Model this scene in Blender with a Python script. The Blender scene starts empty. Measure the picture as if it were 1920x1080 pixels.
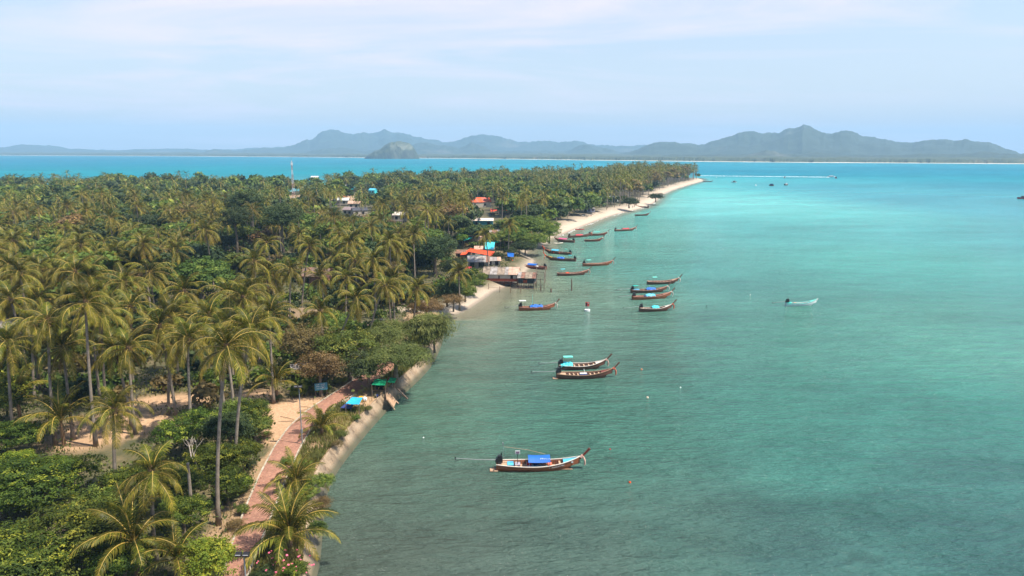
import bpy, bmesh, math, random
import numpy as np
from mathutils import Vector, Matrix, noise as mnoise
R = math.radians
rng = np.random.default_rng(7)
random.seed(7)
S = bpy.context.scene
C = S.collection

# ------------------------------------------------------------------ camera
CAM_H = 35.0
FPX = 1280.0                      # focal length in photo pixels (24 mm equivalent)
PITCH, ROLL = R(11.29), R(-0.15)
cam_d = bpy.data.cameras.new('camera'); cam = bpy.data.objects.new('camera', cam_d); C.objects.link(cam)
cam_d.lens = 24.0; cam_d.sensor_width = 36.0; cam_d.clip_start = 0.5; cam_d.clip_end = 40000
CM = Matrix.Rotation(math.pi/2 - PITCH, 3, 'X') @ Matrix.Rotation(-ROLL, 3, 'Z')
cam.matrix_world = Matrix.Translation((0, 0, CAM_H)) @ CM.to_4x4()
S.camera = cam
S.render.resolution_x, S.render.resolution_y = 1024, 576
S.render.engine = 'CYCLES'
cy = S.cycles
cy.use_denoising = True
cy.max_bounces = 6; cy.diffuse_bounces = 2; cy.glossy_bounces = 2; cy.transmission_bounces = 3
cy.transparent_max_bounces = 8; cy.volume_bounces = 0; cy.caustics_reflective = False; cy.caustics_refractive = False
cy.sample_clamp_indirect = 4

# ------------------------------------------------------------------ world, sun, exposure
SUN_EL = R(62); SUN_AZ = R(108)       # azimuth clockwise from +y (north)
w = bpy.data.worlds.new('World'); S.world = w; w.use_nodes = True
nt = w.node_tree; nt.nodes.clear()
def N(t, **k):
    n = nt.nodes.new(t)
    for a, b in k.items(): setattr(n, a, b)
    return n
out = N('ShaderNodeOutputWorld'); bg = N('ShaderNodeBackground')
sky = N('ShaderNodeTexSky', sky_type='NISHITA', sun_disc=False)
sky.sun_elevation = SUN_EL; sky.sun_rotation = SUN_AZ
sky.air_density = 1.3; sky.dust_density = 0.7; sky.ozone_density = 3.0; sky.altitude = 0
tc = N('ShaderNodeTexCoord'); sep = N('ShaderNodeSeparateXYZ')
nt.links.new(tc.outputs['Generated'], sep.inputs[0])
# cloud coordinates: direction projected on a high layer, stretched sideways
mx = N('ShaderNodeMath', operation='MAXIMUM'); nt.links.new(sep.outputs[2], mx.inputs[0]); mx.inputs[1].default_value = 0.0
ad = N('ShaderNodeMath', operation='ADD'); nt.links.new(mx.outputs[0], ad.inputs[0]); ad.inputs[1].default_value = 0.06
dx = N('ShaderNodeMath', operation='DIVIDE'); nt.links.new(sep.outputs[0], dx.inputs[0]); nt.links.new(ad.outputs[0], dx.inputs[1])
dy = N('ShaderNodeMath', operation='DIVIDE'); nt.links.new(sep.outputs[1], dy.inputs[0]); nt.links.new(ad.outputs[0], dy.inputs[1])
cb = N('ShaderNodeCombineXYZ'); nt.links.new(dx.outputs[0], cb.inputs[0]); nt.links.new(dy.outputs[0], cb.inputs[1])
def wnoise(scale, det, rough, vec, dist=0.0):
    mp = N('ShaderNodeMapping'); mp.inputs['Scale'].default_value = vec; nt.links.new(cb.outputs[0], mp.inputs[0])
    mp.inputs['Location'].default_value = (3.1, 1.7, 0.4)
    n = N('ShaderNodeTexNoise'); n.inputs['Scale'].default_value = scale; n.inputs['Detail'].default_value = det
    n.inputs['Roughness'].default_value = rough; n.inputs['Distortion'].default_value = dist
    nt.links.new(mp.outputs[0], n.inputs['Vector']); return n
c1 = wnoise(0.55, 7, 0.62, (0.55, 1.0, 1), 0.7)
r1 = N('ShaderNodeMapRange'); r1.inputs['From Min'].default_value = 0.46; r1.inputs['From Max'].default_value = 0.68
nt.links.new(c1.outputs[0], r1.inputs['Value'])
c2 = wnoise(0.17, 3, 0.5, (0.7, 1.0, 1))
r2 = N('ShaderNodeMapRange'); r2.inputs['From Min'].default_value = 0.34; r2.inputs['From Max'].default_value = 0.56
nt.links.new(c2.outputs[0], r2.inputs['Value'])
mu = N('ShaderNodeMath', operation='MULTIPLY'); nt.links.new(r1.outputs[0], mu.inputs[0]); nt.links.new(r2.outputs[0], mu.inputs[1])
mu2 = N('ShaderNodeMath', operation='MULTIPLY'); nt.links.new(mu.outputs[0], mu2.inputs[0]); mu2.inputs[1].default_value = 0.8
# thin veil overall, more of it low down
veil = N('ShaderNodeMapRange'); veil.inputs['From Min'].default_value = 0.0; veil.inputs['From Max'].default_value = 0.36
veil.inputs['To Min'].default_value = 0.74; veil.inputs['To Max'].default_value = 0.0
nt.links.new(sep.outputs[2], veil.inputs['Value'])
m1 = N('ShaderNodeMixRGB'); nt.links.new(veil.outputs[0], m1.inputs[0]); nt.links.new(sky.outputs[0], m1.inputs[1])
m1.inputs[2].default_value = (4.0, 3.95, 4.65, 1)
m2 = N('ShaderNodeMixRGB'); nt.links.new(mu2.outputs[0], m2.inputs[0]); nt.links.new(m1.outputs[0], m2.inputs[1])
m2.inputs[2].default_value = (5.8, 5.15, 5.7, 1)
nt.links.new(m2.outputs[0], bg.inputs[0]); bg.inputs[1].default_value = 0.10
nt.links.new(bg.outputs[0], out.inputs[0])
sl = bpy.data.lights.new('sun', 'SUN'); sun = bpy.data.objects.new('sun', sl); C.objects.link(sun)
sl.energy = 5.0; sl.angle = R(0.53); sl.color = (1.0, 0.93, 0.80)
sd = Vector((math.sin(SUN_AZ)*math.cos(SUN_EL), math.cos(SUN_AZ)*math.cos(SUN_EL), math.sin(SUN_EL)))
sun.rotation_euler = sd.to_track_quat('Z', 'Y').to_euler(); sun.location = (60, -40, 120)
vs = S.view_settings
vs.view_transform = 'Standard'; vs.look = 'None'; vs.exposure = 0.92; vs.gamma = 1.0; vs.use_curve_mapping = False

# ------------------------------------------------------------------ helpers
LAND = 1.8
def P(px, py, z=0.0):
    """the point of the plane at height z that lies on the line of sight through a photo pixel"""
    d = CM @ Vector(((px-960)/FPX, (540-py)/FPX, -1.0))
    t = (z-CAM_H)/d.z
    return Vector((d.x*t, d.y*t, z))
def PD(px, py, depth_xy):
    d = CM @ Vector(((px-960)/FPX, (540-py)/FPX, -1.0))
    t = depth_xy/math.hypot(d.x, d.y)
    return Vector((d.x*t, d.y*t, CAM_H+d.z*t))
CMT = CM.transposed()
def proj(x, y, z):
    v = CMT @ Vector((x, y, z-CAM_H))
    if v.z > -0.5: return (-9999, -9999, 1)
    return (960+FPX*v.x/-v.z, 540-FPX*v.y/-v.z, -v.z)

def tag(o, label=None, cat=None, group=None, kind=None):
    if label: o['label'] = label
    if cat: o['category'] = cat
    if group: o['group'] = group
    if kind: o['kind'] = kind
    return o
def empty(name, loc, rz=0.0, label=None, cat=None, group=None):
    o = bpy.data.objects.new(name, None); C.objects.link(o); o.location = loc; o.rotation_euler = (0, 0, rz)
    o.empty_display_size = 0.2
    return tag(o, label, cat, group)
def link(name, me, parent=None, loc=(0, 0, 0), rot=(0, 0, 0), scale=None):
    o = bpy.data.objects.new(name, me); C.objects.link(o)
    if parent: o.parent = parent
    o.location = loc; o.rotation_euler = rot
    if scale is not None: o.scale = (scale,)*3 if isinstance(scale, (int, float)) else scale
    return o
def mesh_np(name, V, F, mats=(), midx=None, attrs=None, smooth=False):
    """V (n,3); F (m,k) with k=3 or 4 (or a list of such arrays)"""
    if not isinstance(F, list): F = [F]
    F = [np.asarray(f, dtype=np.int32) for f in F if len(f)]
    me = bpy.data.meshes.new(name)
    V = np.asarray(V, dtype=np.float32)
    nl = sum(f.size for f in F); npoly = sum(len(f) for f in F)
    me.vertices.add(len(V)); me.vertices.foreach_set('co', V.ravel())
    me.loops.add(nl); me.loops.foreach_set('vertex_index', np.concatenate([f.ravel() for f in F]))
    me.polygons.add(npoly)
    sizes = np.concatenate([np.full(len(f), f.shape[1], np.int32) for f in F])
    starts = np.concatenate([[0], np.cumsum(sizes)[:-1]]).astype(np.int32)
    me.polygons.foreach_set('loop_start', starts)
    for m in mats: me.materials.append(m)
    if midx is not None: me.polygons.foreach_set('material_index', np.asarray(midx, np.int32))
    if smooth: me.polygons.foreach_set('use_smooth', np.ones(npoly, bool))
    for k, (dom, arr) in (attrs or {}).items():
        arr = np.asarray(arr, np.float32)
        if arr.ndim == 2:
            if arr.shape[1] == 3: arr = np.hstack([arr, np.ones((len(arr), 1), np.float32)])
            a = me.attributes.new(k, 'FLOAT_COLOR', dom); a.data.foreach_set('color', arr.ravel())
        else:
            a = me.attributes.new(k, 'FLOAT', dom); a.data.foreach_set('value', arr)
    me.update(calc_edges=True)
    return me
class MB:
    """collects boxes, bars, tubes and plates; build() links them as ONE mesh object"""
    def __init__(s): s.v = []; s.f = []; s.m = []
    def add(s, vs_, fs, mi=0):
        b = len(s.v); s.v += [tuple(v) for v in vs_]
        for f in fs: s.f.append([b+i for i in f]); s.m.append(mi)
        return s
    def box(s, c, d, M=None, mi=0):
        x, y, z = d[0]/2, d[1]/2, d[2]/2
        vv = [Vector((a*x, b*y, e*z)) for e in (-1, 1) for b in (-1, 1) for a in (-1, 1)]
        if M is not None: vv = [M @ v for v in vv]
        vv = [v+Vector(c) for v in vv]
        return s.add(vv, [(0,2,3,1),(4,5,7,6),(0,1,5,4),(2,6,7,3),(0,4,6,2),(1,3,7,5)], mi)
    def tube(s, pts, rad, n=6, mi=0, cap=True):
        pts = [Vector(p) for p in pts]
        if isinstance(rad, (int, float)): rad = [rad]*len(pts)
        rings = []
        for i, p in enumerate(pts):
            t = (pts[min(i+1, len(pts)-1)]-pts[max(i-1, 0)]).normalized()
            a = Vector((0, 0, 1)) if abs(t.z) < 0.9 else Vector((1, 0, 0))
            u = t.cross(a).normalized(); v = t.cross(u)
            rings.append([p+(u*math.cos(2*math.pi*k/n)+v*math.sin(2*math.pi*k/n))*rad[i] for k in range(n)])
        vv = [v for r in rings for v in r]; ff = []
        for i in range(len(pts)-1):
            for k in range(n):
                k2 = (k+1) % n; ff.append((i*n+k, i*n+k2, (i+1)*n+k2, (i+1)*n+k))
        if cap: ff.append(tuple(range(n-1, -1, -1))); ff.append(tuple(range((len(pts)-1)*n, len(pts)*n)))
        return s.add(vv, ff, mi)
    def bar(s, a, b, w_, h, mi=0):
        a, b = Vector(a), Vector(b); t = (b-a); L = t.length; t.normalize()
        up = Vector((0, 0, 1)) if abs(t.z) < 0.95 else Vector((0, 1, 0))
        u = t.cross(up).normalized(); v = u.cross(t)
        Mx = Matrix((t, u, v)).transposed()
        return s.box((a+b)/2, (L, w_, h), Mx, mi)
    def sphere(s, c, r, n=8, m=5, mi=0, sc=(1, 1, 1)):
        vv = [Vector((0, 0, -r))]; c = Vector(c)
        for i in range(1, m):
            th = -math.pi/2+math.pi*i/m
            for k in range(n):
                vv.append(Vector((r*math.cos(th)*math.cos(2*math.pi*k/n), r*math.cos(th)*math.sin(2*math.pi*k/n), r*math.sin(th))))
        vv.append(Vector((0, 0, r))); ff = []
        for k in range(n): ff.append((0, 1+(k+1) % n, 1+k))
        for i in range(m-2):
            for k in range(n):
                a = 1+i*n; ff.append((a+k, a+(k+1) % n, a+n+(k+1) % n, a+n+k))
        l = len(vv)-1; a = 1+(m-2)*n
        for k in range(n): ff.append((l, a+k, a+(k+1) % n))
        return s.add([Vector((v.x*sc[0], v.y*sc[1], v.z*sc[2]))+c for v in vv], ff, mi)
    def mesh(s, name, mats, smooth=False):
        me = bpy.data.meshes.new(name); me.from_pydata(s.v, [], s.f)
        for m in (mats if isinstance(mats, (list, tuple)) else [mats]): me.materials.append(m)
        me.polygons.foreach_set('material_index', s.m)
        if smooth: me.polygons.foreach_set('use_smooth', [True]*len(s.f))
        me.update(); return me
    def build(s, name, mats, parent=None, loc=(0, 0, 0), rot=(0, 0, 0), smooth=False):
        return link(name, s.mesh(name, mats, smooth), parent, loc, rot)

# ---- materials
class Mat:
    def __init__(s, name):
        s.m = bpy.data.materials.new(name); s.m.use_nodes = True; s.t = s.m.node_tree
        s.b = s.t.nodes['Principled BSDF']; s.o = s.t.nodes['Material Output']
    def n(s, typ, ins=None, **k):
        n = s.t.nodes.new(typ)
        for a, b in k.items(): setattr(n, a, b)
        for a, b in (ins or {}).items(): n.inputs[a].default_value = b
        return n
    def l(s, a, b): s.t.links.new(a, b)
    def noise(s, scale, det=4, rough=0.55, vec=None, coord='Object', mscale=None, rot=None):
        n = s.n('ShaderNodeTexNoise', {'Scale': scale, 'Detail': det, 'Roughness': rough})
        if coord == 'World':
            g = s.n('ShaderNodeNewGeometry'); src = g.outputs['Position']
        else:
            g = s.n('ShaderNodeTexCoord'); src = g.outputs[coord]
        if mscale or rot:
            mp = s.n('ShaderNodeMapping')
            if mscale: mp.inputs['Scale'].default_value = mscale
            if rot: mp.inputs['Rotation'].default_value = rot
            s.l(src, mp.inputs[0]); src = mp.outputs[0]
        s.l(src, n.inputs['Vector']); return n
    def ramp(s, src, stops):
        r = s.n('ShaderNodeValToRGB'); e = r.color_ramp.elements
        while len(e) < len(stops): e.new(0.5)
        for i, (p, c) in enumerate(stops): e[i].position = p; e[i].color = (*c, 1)
        s.l(src, r.inputs[0]); return r
    def mix(s, f, a, b, mode='MIX'):
        m = s.n('ShaderNodeMixRGB', blend_type=mode)
        for i, x in ((0, f), (1, a), (2, b)):
            if isinstance(x, (int, float)): m.inputs[i].default_value = x
            elif isinstance(x, tuple): m.inputs[i].default_value = (*x, 1) if len(x) == 3 else x
            else: s.l(x, m.inputs[i])
        return m
    def bump(s, src, strength=0.5, dist=0.1):
        b = s.n('ShaderNodeBump', {'Strength': strength, 'Distance': dist}); s.l(src, b.inputs['Height'])
        s.l(b.outputs[0], s.b.inputs['Normal']); return b
def surf(name, c1, c2=None, scale=3.0, rough=0.8, bump=0.3, coord='Object', mscale=None, metal=0.0, det=5, rnd=0.0, spec=0.4):
    M = Mat(name); c2 = c2 or tuple(x*0.75 for x in c1)
    n = M.noise(scale, det, 0.6, coord=coord, mscale=mscale)
    r = M.ramp(n.outputs[0], [(0.32, c2), (0.68, c1)])
    col = r.outputs[0]
    if rnd:
        oi = M.n('ShaderNodeObjectInfo'); mr = M.n('ShaderNodeMapRange', {'To Min': 1-rnd, 'To Max': 1+rnd}); M.l(oi.outputs['Random'], mr.inputs['Value'])
        hs = M.n('ShaderNodeHueSaturation'); M.l(mr.outputs[0], hs.inputs['Value']); M.l(col, hs.inputs['Color']); col = hs.outputs[0]
    M.l(col, M.b.inputs['Base Color']); M.b.inputs['Roughness'].default_value = rough; M.b.inputs['Metallic'].default_value = metal
    M.b.inputs['Specular IOR Level'].default_value = spec
    if bump: M.bump(n.outputs[0], bump, 0.05)
    return M.m
def srgb(r, g, b, k=1.0):
    f = lambda c: ((c/255)/12.92 if c/255 <= 0.04045 else ((c/255+0.055)/1.055)**2.4)
    return (f(r)*k, f(g)*k, f(b)*k)
# ------------------------------------------------------------------ island outline
wall_px = [(597,1085),(599,1040),(601,1000),(606,950),(613,908),(632,880),(660,845),(680,819),(700,797),(718,777),(737,757),(752,742),(768,728),(788,710),(806,690),(820,664),(829,640),(833,615),(835,600)]
beach_px = [(838,592),(858,588),(880,578),(902,563),(925,547),(950,536),(975,521),(990,506),(1003,490),(985,480),(992,468),(1015,464),(1028,452),(1042,444),(1062,436),(1085,427),(1108,418),(1132,409),(1158,401),(1184,395),(1208,389),(1226,380),(1236,371),(1240,366),(1252,360),(1268,354),(1290,347),(1308,342),(1318,339)]
back_px = [(1312,334),(1285,333),(1150,335),(1000,341),(870,345),(700,351),(530,362),(300,359),(0,362),(-400,366)]
coast = [Vector((-14.0, -150, 0)), Vector((-15.5, 0, 0)), Vector((-16.5, 30, 0))]
n_pre = len(coast)
coast += [P(*p) for p in wall_px]; n_wall = len(coast)
coast += [P(*p) for p in beach_px]; n_beach = len(coast)
coast += [P(*p) for p in back_px]
coast += [Vector((-2500, 500, 0)), Vector((-2500, -150, 0))]
CP = np.array([(p.x, p.y) for p in coast])
def sdist(X, Y):
    """signed distance to the coast (+ inland) and index of the nearest coast segment"""
    X = np.asarray(X, float).ravel(); Y = np.asarray(Y, float).ravel()
    best = np.full(X.shape, 1e18); idx = np.zeros(X.shape, int); inside = np.zeros(X.shape, bool)
    n = len(CP)
    for i in range(n):
        ax, ay = CP[i]; bx, by = CP[(i+1) % n]
        ux, uy = bx-ax, by-ay
        t = np.clip(((X-ax)*ux+(Y-ay)*uy)/(ux*ux+uy*uy+1e-9), 0, 1)
        d = (X-ax-t*ux)**2+(Y-ay-t*uy)**2
        m = d < best; best[m] = d[m]; idx[m] = i
        c = ((ay > Y) != (by > Y)) & (X < (bx-ax)*(Y-ay)/(by-ay+1e-12)+ax)
        inside ^= c
    return np.where(inside, 1, -1)*np.sqrt(best), idx
def fbm(X, Y, sc, seed=0, octv=4):
    """cheap vectorised value noise in 0..1"""
    out = np.zeros(np.shape(X)); amp = 1.0; tot = 0
    for o in range(octv):
        f = sc*(2**o); x = np.asarray(X)*f+seed*17.3+o*5.1; y = np.asarray(Y)*f-seed*9.7+o*3.3
        xi = np.floor(x); yi = np.floor(y); xf = x-xi; yf = y-yi
        xf = xf*xf*(3-2*xf); yf = yf*yf*(3-2*yf)
        h = lambda a, b: np.modf(np.abs(np.sin(a*127.1+b*311.7+o*1.7)*43758.5453))[0]
        v = (h(xi, yi)*(1-xf)+h(xi+1, yi)*xf)*(1-yf)+(h(xi, yi+1)*(1-xf)+h(xi+1, yi+1)*xf)*yf
        out += amp*v; tot += amp; amp *= 0.5
    return out/tot
def height(X, Y):
    d, i = sdist(X, Y)
    wallseg = (i < n_wall-1)
    wall_off = 1.0
    zw = np.where(d > 0, np.where(d < wall_off, -0.5, LAND-0.05), np.maximum(-0.7+d*0.25, -4))
    steep = (i >= n_wall+4) & (i <= n_wall+12)
    zb = np.where(d > 0, np.minimum(LAND, d*np.where(steep, 0.45, np.where(i <= n_wall+4, 0.28, 0.17))), np.maximum(d*0.035, -4))
    z = np.where(wallseg, zw, zb)
    z = z+np.where(d > 6, (fbm(np.ravel(X), np.ravel(Y), 0.12, 3)-0.5)*0.25, 0)
    return z.reshape(np.shape(X)), d.reshape(np.shape(X)), wallseg.reshape(np.shape(X))

# sand patches on land (world ellipses): centre pixel, radii in metres
def G(px, py): return P(px, py, LAND)
patches = [(G(545,775),5,5,1.0),(G(575,760),4,2.5,1.0),(G(525,810),2.6,4,.9),(G(235,795),8,4.5,.95),(G(310,755),6,4,.9),(G(165,820),5,4,.8),(G(475,742),4,3,.85),(G(600,752),5,2,.9),(G(690,752),4,3,.8),(G(425,1000),2.0,3,.6),(G(640,800),5,8,.35),(G(420,960),2,2,.4),
           (G(745,612),9,4,.8),(G(845,600),3,4,.7),(G(660,370),60,40,.7),(G(900,480),12,12,.35)]
def polar(a0, a1, na, rr):
    A = np.radians(np.linspace(a0, a1, na)); RR = np.asarray(rr)
    X = RR[:, None]*np.sin(A)[None]; Y = RR[:, None]*np.cos(A)[None]
    nr = len(RR); I = np.arange(nr*na).reshape(nr, na)
    F = np.stack([I[:-1, :-1], I[:-1, 1:], I[1:, 1:], I[1:, :-1]], -1).reshape(-1, 4)
    return X, Y, F
X, Y, F = polar(-62, 62, 430, np.concatenate([np.geomspace(8, 900, 330), np.geomspace(930, 9400, 24)]))
Z, D, W = height(X, Y)
sandm = np.clip(1.25-D/16.0, 0, 1)*(~W)
sandm = np.where((~W) & (D < 16), np.clip(1.3-D/14+fbm(X, Y, 0.3, 5)*0.5-0.25, 0, 1), 0)
_, II = sdist(X, Y); II = II.reshape(X.shape); sandm = np.where((II >= n_wall+4) & (II <= n_wall+12), sandm*np.clip(1.1-D/3.5, 0, 1)*.7, sandm); sandm = np.where((II >= n_wall) & (II < n_wall+4), sandm*np.clip(1.3-D/5, 0, 1)*.8, sandm)
clearing = np.zeros_like(X)
for c, rx, ry, s_ in patches:
    q = ((X-c.x)/rx)**2+((Y-c.y)/ry)**2
    q = q+(fbm(X, Y, 0.35, 8)-0.5)*0.9
    clearing = np.maximum(clearing, s_*np.clip(1.5-q*1.1, 0, 1))
clearing = np.where(W & (D < 8) & (D > 0) & (Y > 30), np.maximum(clearing, .62*fbm(X, Y, .5, 9)+.25), clearing)
gm = Mat('ground_soil')
at = gm.n('ShaderNodeAttribute', attribute_name='sand'); at2 = gm.n('ShaderNodeAttribute', attribute_name='clearing')
n1 = gm.noise(0.35, 8, 0.7, coord='World'); n2 = gm.noise(3.0, 6, 0.65, coord='World'); n3 = gm.noise(14, 3, 0.6, coord='World')
soil = gm.ramp(n1.outputs[0], [(0.3, (0.035, 0.042, 0.014)), (0.5, (0.075, 0.066, 0.026)), (0.7, (0.16, 0.115, 0.06))])
ora = gm.ramp(n2.outputs[0], [(0.3, (0.30, 0.175, 0.095)), (0.55, (0.42, 0.26, 0.15)), (0.8, (0.50, 0.34, 0.21))])
beach = gm.ramp(n2.outputs[0], [(0.3, (0.36, 0.275, 0.205)), (0.7, (0.50, 0.405, 0.32))])
mm = gm.mix(at2.outputs['Fac'], soil.outputs[0], ora.outputs[0]); mb = gm.mix(at.outputs['Fac'], mm.outputs[0], beach.outputs[0])
gs = gm.mix(0.25, mb.outputs[0], n3.outputs[0], 'OVERLAY')
# wet sand at the water's edge
geo = gm.n('ShaderNodeNewGeometry'); sp = gm.n('ShaderNodeSeparateXYZ'); gm.l(geo.outputs['Position'], sp.inputs[0])
wet = gm.n('ShaderNodeMapRange', {'From Min': 0.02, 'From Max': 0.28, 'To Min': 0.55, 'To Max': 1.0}); gm.l(sp.outputs[2], wet.inputs['Value'])
wm = gm.mix(1.0, gs.outputs[0], wet.outputs[0], 'MULTIPLY')
gm.l(wm.outputs[0], gm.b.inputs['Base Color']); gm.b.inputs['Roughness'].default_value = 0.95; gm.bump(n2.outputs[0], 0.6, 0.12)
me = mesh_np('ground', np.stack([X.ravel(), Y.ravel(), Z.ravel()], 1), F, [gm.m], attrs={'sand': ('POINT', sandm.ravel()), 'clearing': ('POINT', clearing.ravel())}, smooth=True)
tag(link('ground', me), kind='structure')

# ------------------------------------------------------------------ water
wc = [(600,1075,86,110,97),(760,1040,89,114,101),(900,1050,89,118,106),(1100,1060,84,118,106),(1300,1000,80,125,112),(1500,1050,69,118,110),(1850,1040,63,118,110),(1750,900,65,129,118),(1560,860,63,133,118),(690,900,89,118,103),(850,930,82,118,103),(780,800,80,126,106),
 (1000,800,73,130,112),(1200,800,71,134,116),(1450,780,68,140,122),(1600,780,64,142,124),(1860,760,64,152,132),(1900,680,86,163,140),(1100,640,91,140,123),(1500,640,79,150,131),(1800,620,86,163,142),(900,660,88,131,114),
 (1000,590,95,144,127),(880,620,103,128,109),(930,560,136,156,123),(1300,500,76,155,142),(1700,500,78,174,159),(1200,430,95,176,163),(1080,470,91,161,144),(1500,430,76,174,167),(1850,430,66,165,163),(1350,378,107,201,193),
 (1450,392,101,199,190),(1600,408,86,188,180),(1280,360,98,203,191),(1310,352,76,195,190),(1400,352,63,176,180),(1500,352,38,142,159),(1700,372,45,152,165),(1900,350,35,140,159),(1900,395,54,157,167),(1400,322,22,136,160),(1800,320,26,138,162),
 (1000,308,24,148,172),(300,305,0,128,154),(300,322,0,140,156),(0,300,0,122,151),(-300,305,0,122,151),(700,305,0,130,154),(700,318,3,140,154),(960,305,4,138,154),(2200,400,45,152,159),(2200,700,69,160,142),(2200,1000,63,121,114)]
K = 0.67
pts = np.array([(math.atan2(P(a,b).x, P(a,b).y)*2.2, math.log(P(a,b).length)*1.6) for a,b,*_ in wc])
cols = np.array([srgb(*c[2:], k=K) for c in wc])
Xw, Yw, Fw = polar(-64, 64, 460, np.concatenate([np.geomspace(12, 900, 300), np.geomspace(940, 9300, 60)]))
dw, iw = sdist(Xw, Yw); dw = dw.reshape(Xw.shape); iw = iw.reshape(Xw.shape)
q0 = np.arctan2(Xw, Yw)*2.2; q1 = np.log(np.hypot(Xw, Yw))*1.6
num = np.zeros(Xw.shape+(3,)); den = np.zeros(Xw.shape)
for (a, b), c in zip(pts, cols):
    ww = 1/(((q0-a)**2+(q1-b)**2)+0.03)**1.8
    num += ww[..., None]*c; den += ww
col = num/den[..., None]
# patches of sea grass and mud on the bed, and pale sand bars
g1 = fbm(Xw, Yw*1.5, 0.02, 11, 5); g2 = fbm(Xw, Yw, 0.06, 12, 4)
near = np.clip(1-(np.hypot(Xw, Yw)-60)/260, 0, 1)
g3 = fbm(Xw*.8+Yw*.55, (Yw*.8-Xw*.55)*3.0, 0.018, 15, 4)
tone = 1+(g1-0.5)*0.55*near-np.clip((g2-0.58)*3, 0, 1)*0.22*near+(g3-.5)*.35
farb = fbm(Xw*0.4, Yw*1.6, 0.006, 13, 4)
tone *= 1+(farb-0.5)*0.30*(1-near)
for px_, py_, rx_, ry_, s_ in ((1650,960,16,5,.30),(1480,940,10,4,.2),(1620,1045,1.6,1.0,.45),(1790,436,26,5,.35),(1625,533,9,1.6,.40),(1265,472,8,2,.3),(1850,880,14,4,.25),(1400,1010,9,3,.2),(880,700,9,3,.22),(870,640,6,4,.3),(1080,990,9,3,.2),(1700,760,16,4,.14)):
    c_ = P(px_, py_, 0); qq = ((Xw-c_.x)/rx_)**2+((Yw-c_.y)/ry_)**2+(fbm(Xw, Yw, .25, 71, 4)-.5)*1.6; tone = tone*(1-.65*s_*np.clip(1.3-qq, 0, 1))
col *= tone[..., None]
nr = np.clip(1-(np.hypot(Xw, Yw)-50)/330, 0, 1)[..., None]; col = col*(1-nr*np.array([-0.14, 0.07, 0.06]))
dep = np.where(iw < n_wall-1, 0.6-dw*0.1, -dw*0.035)           # metres of water, roughly
sandc = np.array(srgb(178,165,128,k=0.62))
sf = np.exp(-np.clip(dep, 0, 9)/0.24)*(iw >= n_wall-1)*0.9
wc_far = np.hypot(Xw, Yw)
sf = sf*np.clip(1.2-wc_far/900, 0.45, 1)
col = col*(1-sf[..., None])+sandc*sf[..., None]
wm_ = Mat('sea_water')
ca = wm_.n('ShaderNodeAttribute', attribute_name='bed'); da = wm_.n('ShaderNodeAttribute', attribute_name='depth')
wv0 = wm_.noise(0.045, 4, 0.6, coord='World', mscale=(0.45, 1.3, 1), rot=(0, 0, R(32)))
wv1 = wm_.noise(0.30, 6, 0.62, coord='World', mscale=(0.42, 1.25, 1), rot=(0, 0, R(35)))
wv2 = wm_.noise(1.15, 6, 0.62, coord='World', mscale=(0.42, 1.3, 1), rot=(0, 0, R(40)))
# wave heights summed for the bump
s1 = wm_.n('ShaderNodeMath', operation='MULTIPLY'); wm_.l(wv1.outputs[0], s1.inputs[0]); s1.inputs[1].default_value = 1.8
s2 = wm_.n('ShaderNodeMath', operation='MULTIPLY_ADD'); wm_.l(wv2.outputs[0], s2.inputs[0]); s2.inputs[1].default_value = 0.62; wm_.l(s1.outputs[0], s2.inputs[2])
bp = wm_.n('ShaderNodeBump', {'Strength': 1.0, 'Distance': 1.5}); wm_.l(s2.outputs[0], bp.inputs['Height'])
# sky-lit crests and darker troughs painted into the water colour, over broad tone lanes
cm_ = wm_.n('ShaderNodeMapRange', {'From Min': 0.3, 'From Max': 0.7, 'To Min': 0.86, 'To Max': 1.12}); wm_.l(wv0.outputs[0], cm_.inputs['Value'])
cm2 = wm_.n('ShaderNodeMapRange', {'From Min': 0.32, 'From Max': 0.68, 'To Min': 0.87, 'To Max': 1.13}); wm_.l(wv1.outputs[0], cm2.inputs['Value'])
cc0 = wm_.mix(1.0, ca.outputs['Color'], cm_.outputs[0], 'MULTIPLY'); cc = wm_.mix(1.0, cc0.outputs[0], cm2.outputs[0], 'MULTIPLY')
wm_.l(cc.outputs[0], wm_.b.inputs['Base Color']); fa_ = wm_.n('ShaderNodeAttribute', attribute_name='open_sea'); ro_ = wm_.n('ShaderNodeMapRange', {'To Min': 0.10, 'To Max': 0.45}); wm_.l(fa_.outputs['Fac'], ro_.inputs['Value']); wm_.l(ro_.outputs[0], wm_.b.inputs['Roughness'])
sp2 = wm_.n('ShaderNodeMapRange', {'To Min': 0.42, 'To Max': 0.05}); wm_.l(fa_.outputs['Fac'], sp2.inputs['Value']); wm_.l(sp2.outputs[0], wm_.b.inputs['Specular IOR Level'])
wm_.b.inputs['IOR'].default_value = 1.33; wm_.b.inputs['Specular IOR Level'].default_value = 0.28
wm_.l(bp.outputs[0], wm_.b.inputs['Normal'])
tr = wm_.n('ShaderNodeBsdfTransparent', {'Color': (0.93, 0.98, 0.95, 1)}); ms = wm_.n('ShaderNodeMixShader')
op = wm_.n('ShaderNodeMapRange', {'From Min': 0.0, 'From Max': 0.32, 'To Min': 0.12, 'To Max': 1.0}); wm_.l(da.outputs['Fac'], op.inputs['Value'])
wm_.l(op.outputs[0], ms.inputs[0]); wm_.l(tr.outputs[0], ms.inputs[1]); wm_.l(wm_.b.outputs[0], ms.inputs[2]); wm_.l(ms.outputs[0], wm_.o.inputs[0])
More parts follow.
